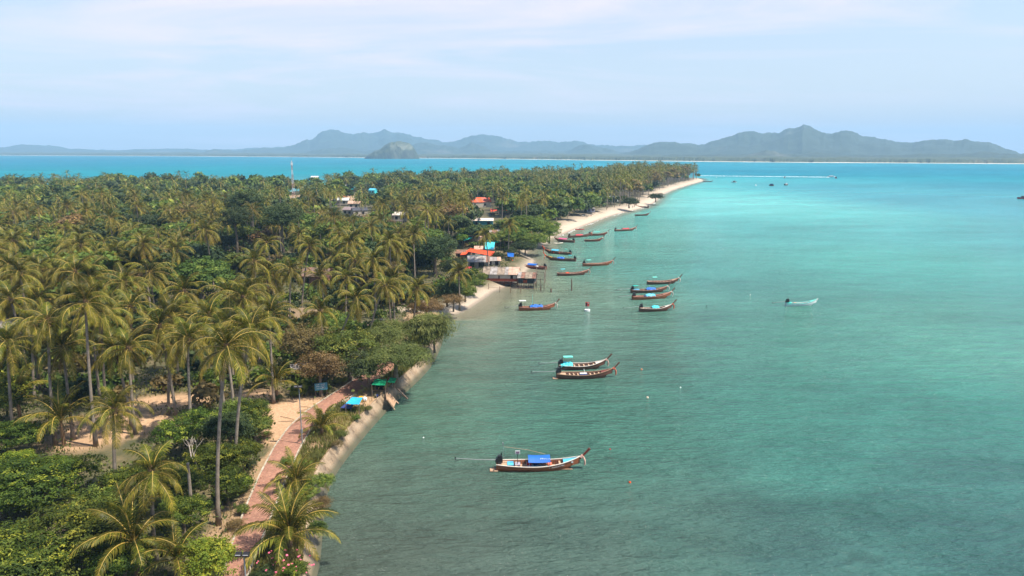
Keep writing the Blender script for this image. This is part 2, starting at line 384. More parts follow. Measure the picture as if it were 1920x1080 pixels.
me = mesh_np('sea', np.stack([Xw.ravel(), Yw.ravel(), np.zeros(Xw.size)], 1), Fw, [wm_.m], attrs={'bed': ('POINT', col.reshape(-1, 3)), 'depth': ('POINT', dep.ravel()), 'open_sea': ('POINT', np.clip((np.hypot(Xw, Yw)-250)/900, 0, 1).ravel())}, smooth=True)
tag(link('sea', me), kind='structure')

# ------------------------------------------------------------------ far shore, hills, rock island
def forest_hill(name, c1, c2, c3, sc):
    M = Mat(name); n = M.noise(sc, 6, 0.7, coord='World'); n2 = M.noise(sc*0.12, 4, 0.6, coord='World')
    r = M.ramp(n.outputs[0], [(0.3, c1), (0.7, c2)]); f = M.n('ShaderNodeMapRange', {'From Min': 0.60, 'From Max': 0.72}); M.l(n2.outputs[0], f.inputs['Value'])
    m = M.mix(f.outputs[0], r.outputs[0], c3); M.l(m.outputs[0], M.b.inputs['Base Color']); M.b.inputs['Roughness'].default_value = 0.95
    M.bump(n.outputs[0], 0.9, 6.0); return M.m
hillm = forest_hill('hill_forest', (0.018, 0.034, 0.024), (0.042, 0.064, 0.044), (0.10, 0.10, 0.075), 0.02)
beltm = forest_hill('shore_forest', (0.02, 0.035, 0.015), (0.06, 0.075, 0.03), (0.11, 0.09, 0.05), 0.035)
shore_px = [(-700,289),(-300,290),(0,291.5),(250,292.5),(500,294),(690,296),(960,298.5),(1100,300.5),(1300,303),(1500,305),(1900,307.5),(2300,309),(2700,310)]
def shore_r(theta):
    a = [math.atan2(P(*p).x, P(*p).y) for p in shore_px]; r = [math.hypot(P(*p).x, P(*p).y) for p in shore_px]
    return np.interp(theta, a, r)
def px_to_theta(px): return math.atan2((px-960)/FPX, math.cos(PITCH)+0*math.sin(PITCH))
def hz(theta_px):  # pixel row of the true horizon
    return 284.5+(np.asarray(theta_px)-960)*math.tan(-ROLL)
def ridge(name, prof, D, depth, mat, nx=260, nv=34, rough=0.34, seed=1, belowz=-2.0, kind='structure'):
    """a range of hills: ridge heights read from the skyline at distance D, with front and back slopes"""
    pxs = np.linspace(prof[0][0], prof[-1][0], nx)
    ys = np.interp(pxs, [p[0] for p in prof], [p[1] for p in prof])
    ridge_pt = [PD(a, b, D) for a, b in zip(pxs, ys)]
    H = np.array([p.z for p in ridge_pt]); dirs = np.array([(p.x/D, p.y/D) for p in ridge_pt])
    jag = (fbm(pxs*0.05, pxs*0, 1.0, seed, 5)-0.5)*2
    H = H*(1+jag*0.05)+ (fbm(pxs*0.4, pxs*0, 1.0, seed+3, 3)-0.5)*D*0.0016
    V = []; vs_ = np.linspace(-1, 1.0, nv)
    for k, v in enumerate(vs_):
        rr = D+v*depth
        prof_v = (1-abs(v))**0.85
        X = dirs[:, 0]*rr; Y = dirs[:, 1]*rr
        nz = (fbm(X, Y, 3.5/depth, seed+7, 5)-0.5)
        z = H*prof_v*(1+nz*rough*6*abs(v)**0.5*(1-abs(v)) ) + nz*rough*H*(abs(v) > 0.02)
        if k in (0, nv-1): z = z*0+belowz
        V.append(np.stack([X, Y, np.maximum(z, belowz)], 1))
    V = np.concatenate(V); I = np.arange(nv*nx).reshape(nv, nx)
    F = np.stack([I[:-1, :-1], I[:-1, 1:], I[1:, 1:], I[1:, :-1]], -1).reshape(-1, 4)
    return tag(link(name, mesh_np(name, V, F, [mat], smooth=True)), kind=kind)
ridge('far_hills', [(-700,284),(-300,279),(-60,276),(0,275),(40,272),(90,273),(130,279),(200,282),(250,280),(320,278),(400,281),(450,277),(500,279),(520,276),(560,283),(640,284)], 8600, 700, hillm, seed=2)
ridge('hills', [(380,286),(400,280),(440,283),(500,278),(520,277),(545,275),(560,269),(575,263),(580,266),(600,253),(620,246),(650,247),(690,251),(720,247),(745,246),(770,252),(800,257),(830,262),(850,261),(880,256),(905,251),(930,257),(960,261),(1000,266),(1040,266),(1080,262),(1100,265),(1120,268),(1150,270),(1200,272),(1260,276),(1330,284)], 6900, 900, hillm, nx=420, seed=3)
ridge('hills', [(560,291),(600,279),(640,274),(680,281),(760,277),(800,267),(830,270),(860,279),(885,268),(900,270),(925,284),(1000,283),(1060,283),(1090,272),(1108,271),(1130,277),(1160,285),(1200,284),(1240,286),(1290,291)], 5400, 420, hillm, nx=300, seed=5)
ridge('hills', [(1150,290),(1195,281),(1215,272),(1235,268),(1265,266),(1290,267),(1310,271),(1322,270),(1345,263),(1362,257),(1385,249),(1420,247),(1450,243),(1462,241),(1480,236),(1492,234),(1500,230),(1508,227),(1516,231),(1530,236),(1540,243),(1550,248),(1562,250),(1575,246),(1600,245),(1607,248),(1620,255),(1640,260),(1660,263),(1680,270),(1710,271),(1722,268),(1742,264),(1790,263),(1810,262),(1830,266),(1855,267),(1870,273),(1885,280),(1915,289),(1960,282),(2050,275),(2200,278),(2400,289)], 4500, 800, hillm, nx=460, seed=4)
ridge('hills', [(1180,296),(1250,291),(1400,290),(1425,287),(1440,284),(1452,283),(1462,287),(1500,289),(1520,286),(1550,289),(1620,292),(1800,289),(1830,285),(1860,286),(1930,289),(2100,293)], 3300, 260, hillm, nx=260, seed=6)
# low wooded coast plain with a strip of sand
th = np.linspace(R(-50), R(50), 1100); r0 = shore_r(th)
rows = [(-30, -1.0), (0, 0.3), (28, 1.6), (32, 1.8), (40, 11), (60, 14), (110, 15), (200, 16), (350, 17), (600, 18), (1100, 22), (2600, 30)]
V = []
for k, (dr, z0) in enumerate(rows):
    rr = r0+dr+(fbm(th*900, th*0, 1.0, 2, 3)-0.5)*(30 if k > 2 else 6); X_ = rr*np.sin(th); Y_ = rr*np.cos(th)
    sc_ = np.interp(np.degrees(th), [-50, 0, 20, 50], [0.75, 0.85, 1.0, 1.0])
    z = z0*sc_+(0 if k < 4 else (fbm(X_, Y_, 0.02, 5+k, 4)-0.5)*15)
    V.append(np.stack([X_, Y_, z+np.zeros_like(X_)], 1))
I = np.arange(len(rows)*len(th)).reshape(len(rows), len(th))
F = np.stack([I[:-1, :-1], I[:-1, 1:], I[1:, 1:], I[1:, :-1]], -1).reshape(-1, 4)
fsand = surf('far_sand', (0.55, 0.5, 0.42), (0.3, 0.28, 0.2), 0.01, coord='World', bump=0)
mi = np.repeat(np.arange(len(rows)-1), len(th)-1); mi = np.where(mi < 3, 1, 0)
tag(link('far_coast', mesh_np('far_coast', np.concatenate(V), F, [beltm, fsand], midx=mi)), kind='structure')
# limestone rock island
D0 = 35*FPX/(297-hz(735)); prof = [(684,297),(689,291),(696,287),(703,283),(709,282),(714,280),(719,276),(724,272),(731,268),(739,266),(748,265.5),(757,267),(765,270),(771,275),(776,281),(780,288),(784,297)]
c0 = PD(735, 297, D0); ux = Vector((c0.y, -c0.x, 0)).normalized(); uy = Vector((c0.x, c0.y, 0)).normalized()
nx, ny = 90, 40; V = []
for j in range(ny):
    v = -1+2*j/(ny-1)
    for i in range(nx):
        px = 684+100*i/(nx-1); hpx = 297-np.interp(px, [p[0] for p in prof], [p[1] for p in prof])
        hm = hpx*D0/FPX; e = max(0, 1-abs(v)**3.5)**0.5
        u = (px-734)*D0/FPX; wd = 85*math.sin(math.pi*(0.02+0.96*i/(nx-1)))**0.6
        p = c0+ux*u+uy*(v*wd)
        nz = mnoise.fractal(Vector((p.x*.02, p.y*.02, 1)), 1.0, 2.0, 5)
        z = hm*e*(1+0.10*nz)-1
        p = p+uy*(mnoise.noise(Vector((p.x*.04, z*.05, 3)))*7)
        V.append((p.x, p.y, z))
I = np.arange(ny*nx).reshape(ny, nx); F = np.stack([I[:-1, :-1], I[:-1, 1:], I[1:, 1:], I[1:, :-1]], -1).reshape(-1, 4)
M = Mat('rock_island'); n = M.noise(0.05, 7, 0.7, coord='World', mscale=(1, 1, 0.5)); g_ = M.n('ShaderNodeNewGeometry'); sp_ = M.n('ShaderNodeSeparateXYZ'); M.l(g_.outputs['Normal'], sp_.inputs[0])
gr = M.ramp(n.outputs[0], [(0.3, (0.02, 0.035, 0.015)), (0.7, (0.075, 0.085, 0.035))]); rk = M.ramp(n.outputs[0], [(0.35, (0.03, 0.035, 0.02)), (0.55, (0.07, 0.075, 0.05)), (0.75, (0.22, 0.2, 0.16))])
f = M.n('ShaderNodeMapRange', {'From Min': 0.05, 'From Max': 0.30}); M.l(sp_.outputs[2], f.inputs['Value'])
m = M.mix(f.outputs[0], rk.outputs[0], gr.outputs[0]); M.l(m.outputs[0], M.b.inputs['Base Color']); M.bump(n.outputs[0], 1, 5)
tag(link('rock_island', mesh_np('rock_island', V, F, [M.m], smooth=True)), 'steep wooded limestone rock island standing alone in the far channel', 'island')

# ------------------------------------------------------------------ haze
hm_ = bpy.data.materials.new('haze_air'); hm_.use_nodes = True; t = hm_.node_tree; t.nodes.clear()
ho = t.nodes.new('ShaderNodeOutputMaterial'); hv = t.nodes.new('ShaderNodeVolumePrincipled')
hv.inputs['Color'].default_value = (0.40, 0.70, 1.0, 1); hv.inputs['Density'].default_value = 0.00014; hv.inputs['Anisotropy'].default_value = 0.0
t.links.new(hv.outputs[0], ho.inputs['Volume'])
hb = MB().box((0, 0, 197), (22000, 22000, 406)).build('haze', hm_)     # from 6 m under the sea to above the highest hill
tag(hb, kind='stuff')
# ------------------------------------------------------------------ brick path, kerbs, sea wall
LZ = LAND
def gpt(px, py, dz=0): v = P(px, py, LZ+dz); return v
pathL = [(418,1085),(430,1040),(439,1011),(461,950),(488,893),(512,836),(538,797),(575,770),(604,752),(650,726),(681,701),(697,688),(722,668),(752,645)]
pathR = [(462,1085),(475,1050),(490,1012),(515,948),(537,895),(560,838),(580,800),(601,779),(630,758),(665,741),(697,724),(722,704),(752,684),(778,662)]
def resample(pts, step=1.2):
    pts = [Vector(p) for p in pts]; out = [pts[0]]
    L = [0]
    for a, b in zip(pts, pts[1:]): L.append(L[-1]+(b-a).length)
    n = max(2, int(L[-1]/step)); res = []
    for k in range(n+1):
        s = L[-1]*k/n
        for i in range(len(L)-1):
            if s <= L[i+1]+1e-6:
                t = (s-L[i])/max(1e-6, L[i+1]-L[i]); res.append(pts[i].lerp(pts[i+1], t)); break
    return res
def smooth(pts, it=2):
    for _ in range(it):
        pts = [pts[0]]+[(pts[i-1]+pts[i]*2+pts[i+1])/4 for i in range(1, len(pts)-1)]+[pts[-1]]
    return pts
PL = smooth([gpt(*p) for p in pathL]); PR = smooth([gpt(*p) for p in pathR])
ext = lambda A, d: [A[0]+Vector(d)]+A
PL = ext(PL, (-3.5, -30, 0)); PR = ext(PR, (-3.5, -30, 0))
n_ = 90
def res_n(pts, n):
    L = [0]
    for a, b in zip(pts, pts[1:]): L.append(L[-1]+(b-a).length)
    out = []
    for k in range(n+1):
        s = L[-1]*k/n
        for i in range(len(L)-1):
            if s <= L[i+1]+1e-6:
                out.append(pts[i].lerp(pts[i+1], (s-L[i])/max(1e-6, L[i+1]-L[i]))); break
    return out
PLr, PRr = res_n(PL, n_), res_n(PR, n_)
path_c = [(a+b)/2 for a, b in zip(PLr, PRr)]
V = []; F = []
for i in range(n_+1):
    for k in range(7):
        p = PLr[i].lerp(PRr[i], k/6); V.append((p.x, p.y, LZ+0.10+0.03*math.sin(math.pi*k/6)))
for i in range(n_):
    for k in range(6): a = i*7+k; F.append((a, a+1, a+8, a+7))
M = Mat('red_pavers')
bk = M.n('ShaderNodeTexBrick', {'Scale': 1.0, 'Mortar Size': 0.012, 'Brick Width': 0.22, 'Row Height': 0.11, 'Color1': (*srgb(184,126,106,k=.66), 1), 'Color2': (*srgb(160,108,90,k=.62), 1), 'Mortar': (0.24, 0.15, 0.10, 1)})
g = M.n('ShaderNodeNewGeometry'); mp = M.n('ShaderNodeMapping'); mp.inputs['Rotation'].default_value = (0, 0, R(12)); M.l(g.outputs['Position'], mp.inputs[0]); M.l(mp.outputs[0], bk.inputs['Vector'])
n1 = M.noise(0.35, 6, 0.7, coord='World'); n2 = M.noise(2.5, 5, 0.7, coord='World')
r = M.ramp(n1.outputs[0], [(0.3, (0.72, 0.70, 0.68)), (0.65, (1.1, 1.08, 1.05))]); a = M.mix(1.0, bk.outputs[0], r.outputs[0], 'MULTIPLY')
r2 = M.ramp(n2.outputs[0], [(0.50, (0, 0, 0)), (0.72, (1, 1, 1))]); b = M.mix(r2.outputs[0], a.outputs[0], srgb(205,158,125,k=.8)); b2 = M.mix(0.55, a.outputs[0], b.outputs[0])
M.l(b2.outputs[0], M.b.inputs['Base Color']); M.b.inputs['Roughness'].default_value = 0.9; M.bump(bk.outputs['Fac'], 0.3, 0.01)
tag(link('path', mesh_np('path', V, [F], [M.m])), kind='structure')
kerbm = surf('kerb_concrete', (0.46, 0.40, 0.32), (0.22, 0.18, 0.12), 1.2, coord='World')
# kerb stones, one by one, along both edges
kerb_mesh = MB().box((0, 0, 0.05), (1.12, 0.16, 0.22)).mesh('kerb_stone', kerbm)
kroot = tag(empty('kerb', (path_c[20].x, path_c[20].y, LZ)), kind='structure')
def kerb_line(pts, off):
    rs = resample(pts, 1.15)
    for a, b in zip(rs, rs[1:]):
        if a.y < 40 or a.y > 130: continue
        m = (a+b)/2-kroot.location; d = (b-a)
        link('kerb_stone', kerb_mesh, kroot, (m.x, m.y, 0.02+random.uniform(-.015, .015)), (random.uniform(-.02, .02), 0, math.atan2(d.y, d.x)+random.uniform(-.012, .012)))
kerb_line([p+Vector((-.08, 0, 0)) for p in PLr], 0); kerb_line([p+Vector((.08, 0, 0)) for p in PRr], 0)

# sea wall: sloped concrete revetment with a toe beam, cast in bays
wallw = [Vector((CP[i][0], CP[i][1], 0)) for i in range(2, n_wall)]
wr = smooth(resample(wallw, 3.2), 1)
cm = Mat('wall_concrete'); n1 = cm.noise(0.9, 8, 0.78, coord='World', mscale=(1, 1, .6)); n2 = cm.noise(6, 5, 0.7, coord='World'); g = cm.n('ShaderNodeNewGeometry'); sp = cm.n('ShaderNodeSeparateXYZ'); cm.l(g.outputs['Position'], sp.inputs[0])
r = cm.ramp(n1.outputs[0], [(0.36, (0.10, 0.07, 0.042)), (0.47, (0.25, 0.175, 0.11)), (0.66, (0.36, 0.27, 0.185))]); ov = cm.mix(0.45, r.outputs[0], n2.outputs[0], 'OVERLAY')
alg = cm.n('ShaderNodeMapRange', {'From Min': 0.15, 'From Max': 0.72}); ad_ = cm.n('ShaderNodeMath', operation='MULTIPLY_ADD'); cm.l(n1.outputs[0], ad_.inputs[0]); ad_.inputs[1].default_value = -0.6; cm.l(sp.outputs[2], ad_.inputs[2])
cm.l(ad_.outputs[0], alg.inputs['Value']); al = cm.mix(alg.outputs[0], (0.075, 0.07, 0.04), ov.outputs[0]); cm.l(al.outputs[0], cm.b.inputs['Base Color']); cm.b.inputs['Roughness'].default_value = 0.9; cm.bump(n2.outputs[0], 0.8, 0.05)
sw = empty('sea_wall', (wr[len(wr)//2].x, wr[len(wr)//2].y, 0), label='sloped weathered concrete sea wall between the brick path and the green water', cat='sea wall')
def nrm(i):
    t = (wr[min(i+1, len(wr)-1)]-wr[max(i-1, 0)]).normalized(); return Vector((-t.y, t.x, 0))
prof_w = [(-0.62, -0.9), (-0.60, 0.40), (-0.36, 0.44), (-0.30, 0.55), (0.62, 1.72), (0.66, 1.84), (0.84, 1.84), (0.86, 1.2)]
for i in range(len(wr)-1):
    if wr[i].y < 38: continue
    V = []; gap = 0.012; wob = random.uniform(-.012, .012)
    for e, s in ((i, gap), (i+1, -gap)):
        n = nrm(e); base = wr[e]+(wr[i+1]-wr[i]).normalized()*s-n*0
        for a, z in prof_w:
            z2 = z+wob*(z > 0)
            V.append(base+n*(a+0.45)+Vector((0, 0, z2)))
    m = len(prof_w); o = sw.location
    V = [(v-o) for v in V]
    F = [(k, k+1, m+k+1, m+k) for k in range(m-1)]+[tuple(range(m-1, -1, -1)), tuple(range(m, 2*m))]
    link('wall_slab', mesh_np('wall_slab', [tuple(v) for v in V], [[f] for f in F], [cm.m]), sw)
path_poly = [(p.x, p.y) for p in PLr]+[(p.x, p.y) for p in reversed(PRr)]
# ------------------------------------------------------------------ vegetation materials
def leafmat(name, stops, trans=0.3, yellow=None, hue=0.02, val=0.22, rough=0.55):
    """leaf colour varies leaf by leaf (attribute tint) and plant by plant"""
    M = Mat(name); at = M.n('ShaderNodeAttribute', attribute_name='tint')
    r = M.ramp(at.outputs['Fac'], stops)
    oi = M.n('ShaderNodeObjectInfo')
    hv_ = M.n('ShaderNodeMapRange', {'To Min': 0.5-hue, 'To Max': 0.5+hue}); M.l(oi.outputs['Random'], hv_.inputs['Value'])
    ml = M.n('ShaderNodeMath', operation='MULTIPLY'); M.l(oi.outputs['Random'], ml.inputs[0]); ml.inputs[1].default_value = 7.31
    fr = M.n('ShaderNodeMath', operation='FRACT'); M.l(ml.outputs[0], fr.inputs[0])
    vv = M.n('ShaderNodeMapRange', {'To Min': 1-val, 'To Max': 1+val}); M.l(fr.outputs[0], vv.inputs['Value'])
    hs = M.n('ShaderNodeHueSaturation'); M.l(hv_.outputs[0], hs.inputs['Hue']); M.l(vv.outputs[0], hs.inputs['Value']); M.l(r.outputs[0], hs.inputs['Color'])
    M.l(hs.outputs[0], M.b.inputs['Base Color']); M.b.inputs['Roughness'].default_value = rough; M.b.inputs['Specular IOR Level'].default_value = 0.12
    tl = M.n('ShaderNodeBsdfTranslucent'); tc_ = M.mix(1.0, hs.outputs[0], (1.5, 1.45, 0.6), 'MULTIPLY'); M.l(tc_.outputs[0], tl.inputs['Color'])
    ms = M.n('ShaderNodeMixShader', {0: trans}); M.l(M.b.outputs[0], ms.inputs[1]); M.l(tl.outputs[0], ms.inputs[2]); M.l(ms.outputs[0], M.o.inputs[0])
    return M.m
m_frond = leafmat('frond_leaf', [(0, (0.020, 0.031, 0.005)), (0.42, (0.064, 0.072, 0.009)), (0.78, (0.175, 0.148, 0.018)), (1, (0.34, 0.245, 0.038))], 0.15, hue=0.022, val=0.42, rough=0.42)
m_rachis = surf('frond_rachis', (0.42, 0.27, 0.05), (0.26, 0.19, 0.05), 2, bump=0, rough=0.5, rnd=0.3)
m_dead = leafmat('dead_frond', [(0, (0.13, 0.08, 0.04)), (1, (0.30, 0.20, 0.11))], 0.15, rough=0.8)
m_trunk = Mat('palm_bark')
wv = m_trunk.n('ShaderNodeTexWave', {'Scale': 3.2, 'Distortion': 1.5, 'Detail': 3.0}, bands_direction='Z'); tcx = m_trunk.n('ShaderNodeTexCoord'); m_trunk.l(tcx.outputs['Object'], wv.inputs['Vector'])
nn = m_trunk.noise(2.5, 5, 0.7); rr_ = m_trunk.ramp(nn.outputs[0], [(0.3, (0.17, 0.13, 0.095)), (0.7, (0.34, 0.275, 0.215))]); mxx = m_trunk.mix(0.35, rr_.outputs[0], wv.outputs[0], 'MULTIPLY')
m_trunk.l(mxx.outputs[0], m_trunk.b.inputs['Base Color']); m_trunk.b.inputs['Roughness'].default_value = 0.9; m_trunk.bump(wv.outputs[0], 0.4, 0.03); m_trunk = m_trunk.m
m_fibre = surf('crown_fibre', (0.20, 0.12, 0.06), (0.09, 0.055, 0.03), 6, rough=1)
m_nut = surf('coconut_husk', (0.20, 0.19, 0.05), (0.26, 0.13, 0.04), 3, rough=0.6, bump=0)
m_bark = surf('tree_bark', (0.20, 0.155, 0.11), (0.10, 0.075, 0.05), 4, rough=0.95, coord='World')
m_mango = leafmat('mango_leaf', [(0, (0.022, 0.040, 0.008)), (0.5, (0.064, 0.092, 0.012)), (0.8, (0.135, 0.160, 0.018)), (1, (0.27, 0.27, 0.032))], 0.22, val=0.25)
m_bright = leafmat('bright_leaf', [(0, (0.056, 0.091, 0.019)), (0.6, (0.120, 0.164, 0.032)), (1, (0.240, 0.252, 0.044))], 0.28, val=0.25, hue=0.02)
m_gold = leafmat('yellow_green_leaf', [(0, (0.07, 0.12, 0.014)), (0.5, (0.13, 0.19, 0.02)), (1, (0.28, 0.30, 0.03))], 0.25, val=0.12)
m_dark = leafmat('dark_leaf', [(0, (0.024, 0.041, 0.017)), (0.6, (0.054, 0.074, 0.026)), (1, (0.114, 0.132, 0.042))], 0.2, val=0.25)
m_feather = leafmat('feathery_leaf', [(0, (0.057, 0.069, 0.018)), (0.6, (0.115, 0.127, 0.034)), (1, (0.196, 0.190, 0.057))], 0.28, val=0.15)
m_rust = leafmat('rusty_leaf', [(0, (0.098, 0.069, 0.032)), (0.6, (0.184, 0.127, 0.052)), (1, (0.299, 0.196, 0.069))], 0.25, val=0.2)
m_grass = leafmat('dry_grass', [(0, (0.10, 0.11, 0.03)), (0.5, (0.21, 0.19, 0.06)), (1, (0.40, 0.31, 0.13))], 0.25, val=0.2, rough=0.8)
m_scrub = leafmat('scrub_leaf', [(0, (0.039, 0.050, 0.015)), (0.6, (0.094, 0.110, 0.028)), (0.85, (0.176, 0.165, 0.044)), (1, (0.297, 0.220, 0.088))], 0.25, val=0.0)

# ------------------------------------------------------------------ palm pieces
def frond_geo(L, elev0, droop, pairs, seed, leaf=0.95, wid=0.085, curl=0.0, tint0=0.0, hang=0.55, n=12, sides=3):
    r = random.Random(seed); V = []; F = []; mi = []; T = []
    p = Vector((0.12, 0, 0)); pts = [p.copy()]; tans = []
    for i in range(n):
        t = (i+0.5)/n; e = elev0-droop*t**1.25; az = curl*t
        d = Vector((math.cos(e)*math.cos(az), math.cos(e)*math.sin(az), math.sin(e)))
        tans.append(d); p = p+d*(L/n); pts.append(p.copy())
    # rachis: three-sided tapering strip
    for i, q in enumerate(pts):
        w_ = 0.065*(1-i/n)+0.012
        t = tans[min(i, n-1)]; u = t.cross(Vector((0, 0, 1))).normalized(); v = u.cross(t)
        b = len(V)
        V += [q+u*w_, q-u*w_, q+v*w_*1.0]; T += [0.9]*3
        if i:
            for k in range(sides): F.append((b-3+k, b-3+(k+1) % 3, b+(k+1) % 3, b+k)); mi.append(1)
    for j in range(pairs):
        t = 0.10+0.90*(j+0.5)/pairs; f = t*n; i = min(int(f), n-1); q = pts[i].lerp(pts[i+1], f-i); tan = tans[i]
        u = tan.cross(Vector((0, 0, 1))).normalized(); v = u.cross(tan)
        ll = leaf*(0.45+0.75*math.sin(math.pi*min(1, 0.12+0.86*t))**0.8)*(1.0 if t < .9 else .75)
        for sgn in (-1, 1):
            hg = hang*r.uniform(0.7, 1.35); fw = 0.55+0.5*t+r.uniform(-.15, .15)
            d1 = (u*sgn*(1-0.2*hg)+tan*fw+v*(0.25-hg*0.4)).normalized(); d2 = (u*sgn*0.45+tan*fw*0.8+Vector((0, 0, -1))*hg*1.5).normalized()
            l2 = ll*r.uniform(.85, 1.1)
            a = q; m_ = q+d1*l2*0.5; e_ = m_+d2*l2*0.52
            wv_ = tan*wid
            b = len(V); V += [a-wv_*.5, a+wv_*.5, m_+wv_*.55, m_-wv_*.55, e_]
            tt = min(1, max(0, tint0+0.18+0.50*r.random()**1.2+0.15*t)); T += [tt, tt, tt, tt, min(1, tt+.15)]
            F.append((b, b+1, b+2, b+3)); mi.append(0); F.append((b+3, b+2, b+4)); mi.append(0)
    return V, F, mi, T
def geo_mesh(name, geo, mats):
    V, F, mi, T = geo
    q = [f for f in F if len(f) == 4]; t3 = [f for f in F if len(f) == 3]
    mq = [m for f, m in zip(F, mi) if len(f) == 4]; mt = [m for f, m in zip(F, mi) if len(f) == 3]
    return mesh_np(name, [tuple(v) for v in V], [np.array(q).reshape(-1, 4), np.array(t3).reshape(-1, 3)], mats, midx=mq+mt, attrs={'tint': ('POINT', T)})
# frond classes: (elevation at base, droop, tint shift)
CLS = [(76, 60, -.08), (58, 100, -.03), (40, 115, .0), (16, 102, .07), (-14, 70, .16), (-42, 42, .27)]
fr_mesh = {}
for ci, (e0, dr, t0) in enumerate(CLS):
    for v in range(3):
        L = [3.6, 4.7, 5.0, 5.0, 4.6, 4.0][ci]*(0.92+0.08*v)
        fr_mesh[ci, v] = geo_mesh('frond', frond_geo(L, R(e0+v*3), R(dr+v*6), 40, ci*10+v, 1.1, 0.066, curl=(v-1)*0.25, tint0=t0, hang=0.62+0.05*ci), [m_frond, m_rachis])
dead_mesh = [geo_mesh('dead_frond', frond_geo(3.4, R(-55), R(30), 18, 90+v, 0.6, 0.06, hang=1.1), [m_dead, m_fibre]) for v in range(2)]
young_mesh = {}
for v in range(5):
    young_mesh[v] = geo_mesh('frond', frond_geo(4.2, R([86, 77, 66, 50, 30][v]), R([55, 80, 95, 100, 95][v]), 36, 200+v, 0.8, 0.07, curl=(v-2)*.12, tint0=-.08+.03*v, hang=0.6), [m_frond, m_rachis])
def crown_list(r, n=26, lush=1.0):
    out = []; n = max(9, int(n*r.uniform(.66, 1.05))); wind = r.uniform(-.1, .25)
    ga = 2.39996
    for k in range(n):
        f = k/(n-1); ci = min(5, int(f**.9*5.4+r.uniform(-.5, .5))); ci = max(0, ci)
        out.append((ci, r.randrange(3), k*ga+r.uniform(-.25, .25), r.uniform(.88, 1.1)*lush, r.uniform(-.08, .08), -0.35*f))
    return out
# coconuts and the fibrous top
def nut_mesh(seed):
    r = random.Random(seed); b = MB()
    for k in range(9):
        a = r.uniform(0, 6.28); b.sphere((0.36*math.cos(a), 0.36*math.sin(a), r.uniform(-.65, -.2)), 0.15, 6, 4)
    return b.mesh('coconut_cluster', m_nut, True)
nuts = [nut_mesh(i) for i in range(3)]
shaft = MB().tube([(0, 0, -.75), (0, 0, -.3), (0, 0, .15), (0, 0, .6)], [.17, .30, .26, .08], 8).mesh('crown_shaft', m_fibre)
def trunk_mesh(top, bend=0.0, r0=0.19, r1=0.125, n=9):
    """curved tapering trunk from the origin to top, swollen at the foot"""
    top = Vector(top); side = Vector((top.x, top.y, 0)); pts = []; rad = []
    for i in range(n+1):
        t = i/n; p = Vector((top.x*t**(1+bend), top.y*t**(1+bend), top.z*t)); pts.append(p); rad.append(r0+(r1-r0)*t+(0.12*math.exp(-t*14)))
    return MB().tube(pts, rad, 8).mesh('trunk', m_trunk, True)
stock_trunks = {}
for h in (9, 10.5, 12, 13.5, 15, 16.5):
    for v in range(3):
        a = v*2.1+h; lean = [0.3, 1.1, 2.0][v]
        top = (lean*math.cos(a), lean*math.sin(a), h); stock_trunks[h, v] = (trunk_mesh(top, 0.5), Vector(top))
def lod_crown(seed, nf, pairs, wid, leaf=1.0, n=12, sides=3):
    r = random.Random(seed); VV = []; FF = []; MI = []; TT = []
    for ci, v, a, sc, tw, dz in crown_list(r, nf):
        e0, dr, t0 = CLS[ci]; L = [3.6, 4.7, 5.0, 5.0, 4.6, 4.0][ci]
        V, F, mi, T = frond_geo(L, R(e0), R(dr+v*6), pairs, r.random(), leaf, wid, tint0=t0, hang=.62+.05*ci, n=n, sides=sides)
        rot = Matrix.Rotation(a, 4, 'Z'); b = len(VV)
        VV += [rot @ (Vector(x)*sc)+Vector((0, 0, dz)) for x in V]; FF += [tuple(b+i for i in f) for f in F]; MI += mi; TT += T
    return VV, FF, MI, TT
lod1_geo = [lod_crown(300+i, 20, 13, 0.15, n=8, sides=2) for i in range(4)]
lod1 = [geo_mesh('crown', g, [m_frond, m_rachis]) for g in lod1_geo]

occ = []      # (x, y, radius) taken ground
def palm(base, top, mode, seed, lush=1.0, bend=0.5, label=None, group=None, nf=26, nuts_on=True, tm=None):
    r = random.Random(seed); base = Vector(base); top = Vector(top)
    root = empty('coconut_palm', base, 0, label, 'palm tree', group)
    link('trunk', tm or trunk_mesh(top-base, bend), root)
    c = top-base
    if mode == 'full':
        for ci, v, a, sc, tw, dz in crown_list(r, nf, lush):
            link('frond', fr_mesh[ci, v], root, (c.x, c.y, c.z+dz), (tw, r.uniform(-.1, .1), a), sc)
        for k in range(r.randrange(1, 3)): link('dead_frond', dead_mesh[r.randrange(2)], root, (c.x, c.y, c.z-.5), (0, 0, r.uniform(0, 6.28)), r.uniform(.7, 1))
        link('crown_shaft', shaft, root, tuple(c))
        if nuts_on: link('coconut_cluster', nuts[r.randrange(3)], root, tuple(c), (0, 0, r.uniform(0, 6)))
    else:
        link('crown', lod1[r.randrange(4)], root, tuple(c), (r.uniform(-.08, .08), r.uniform(-.08, .08), r.uniform(0, 6.28)), lush*r.uniform(.92, 1.08))
    return root

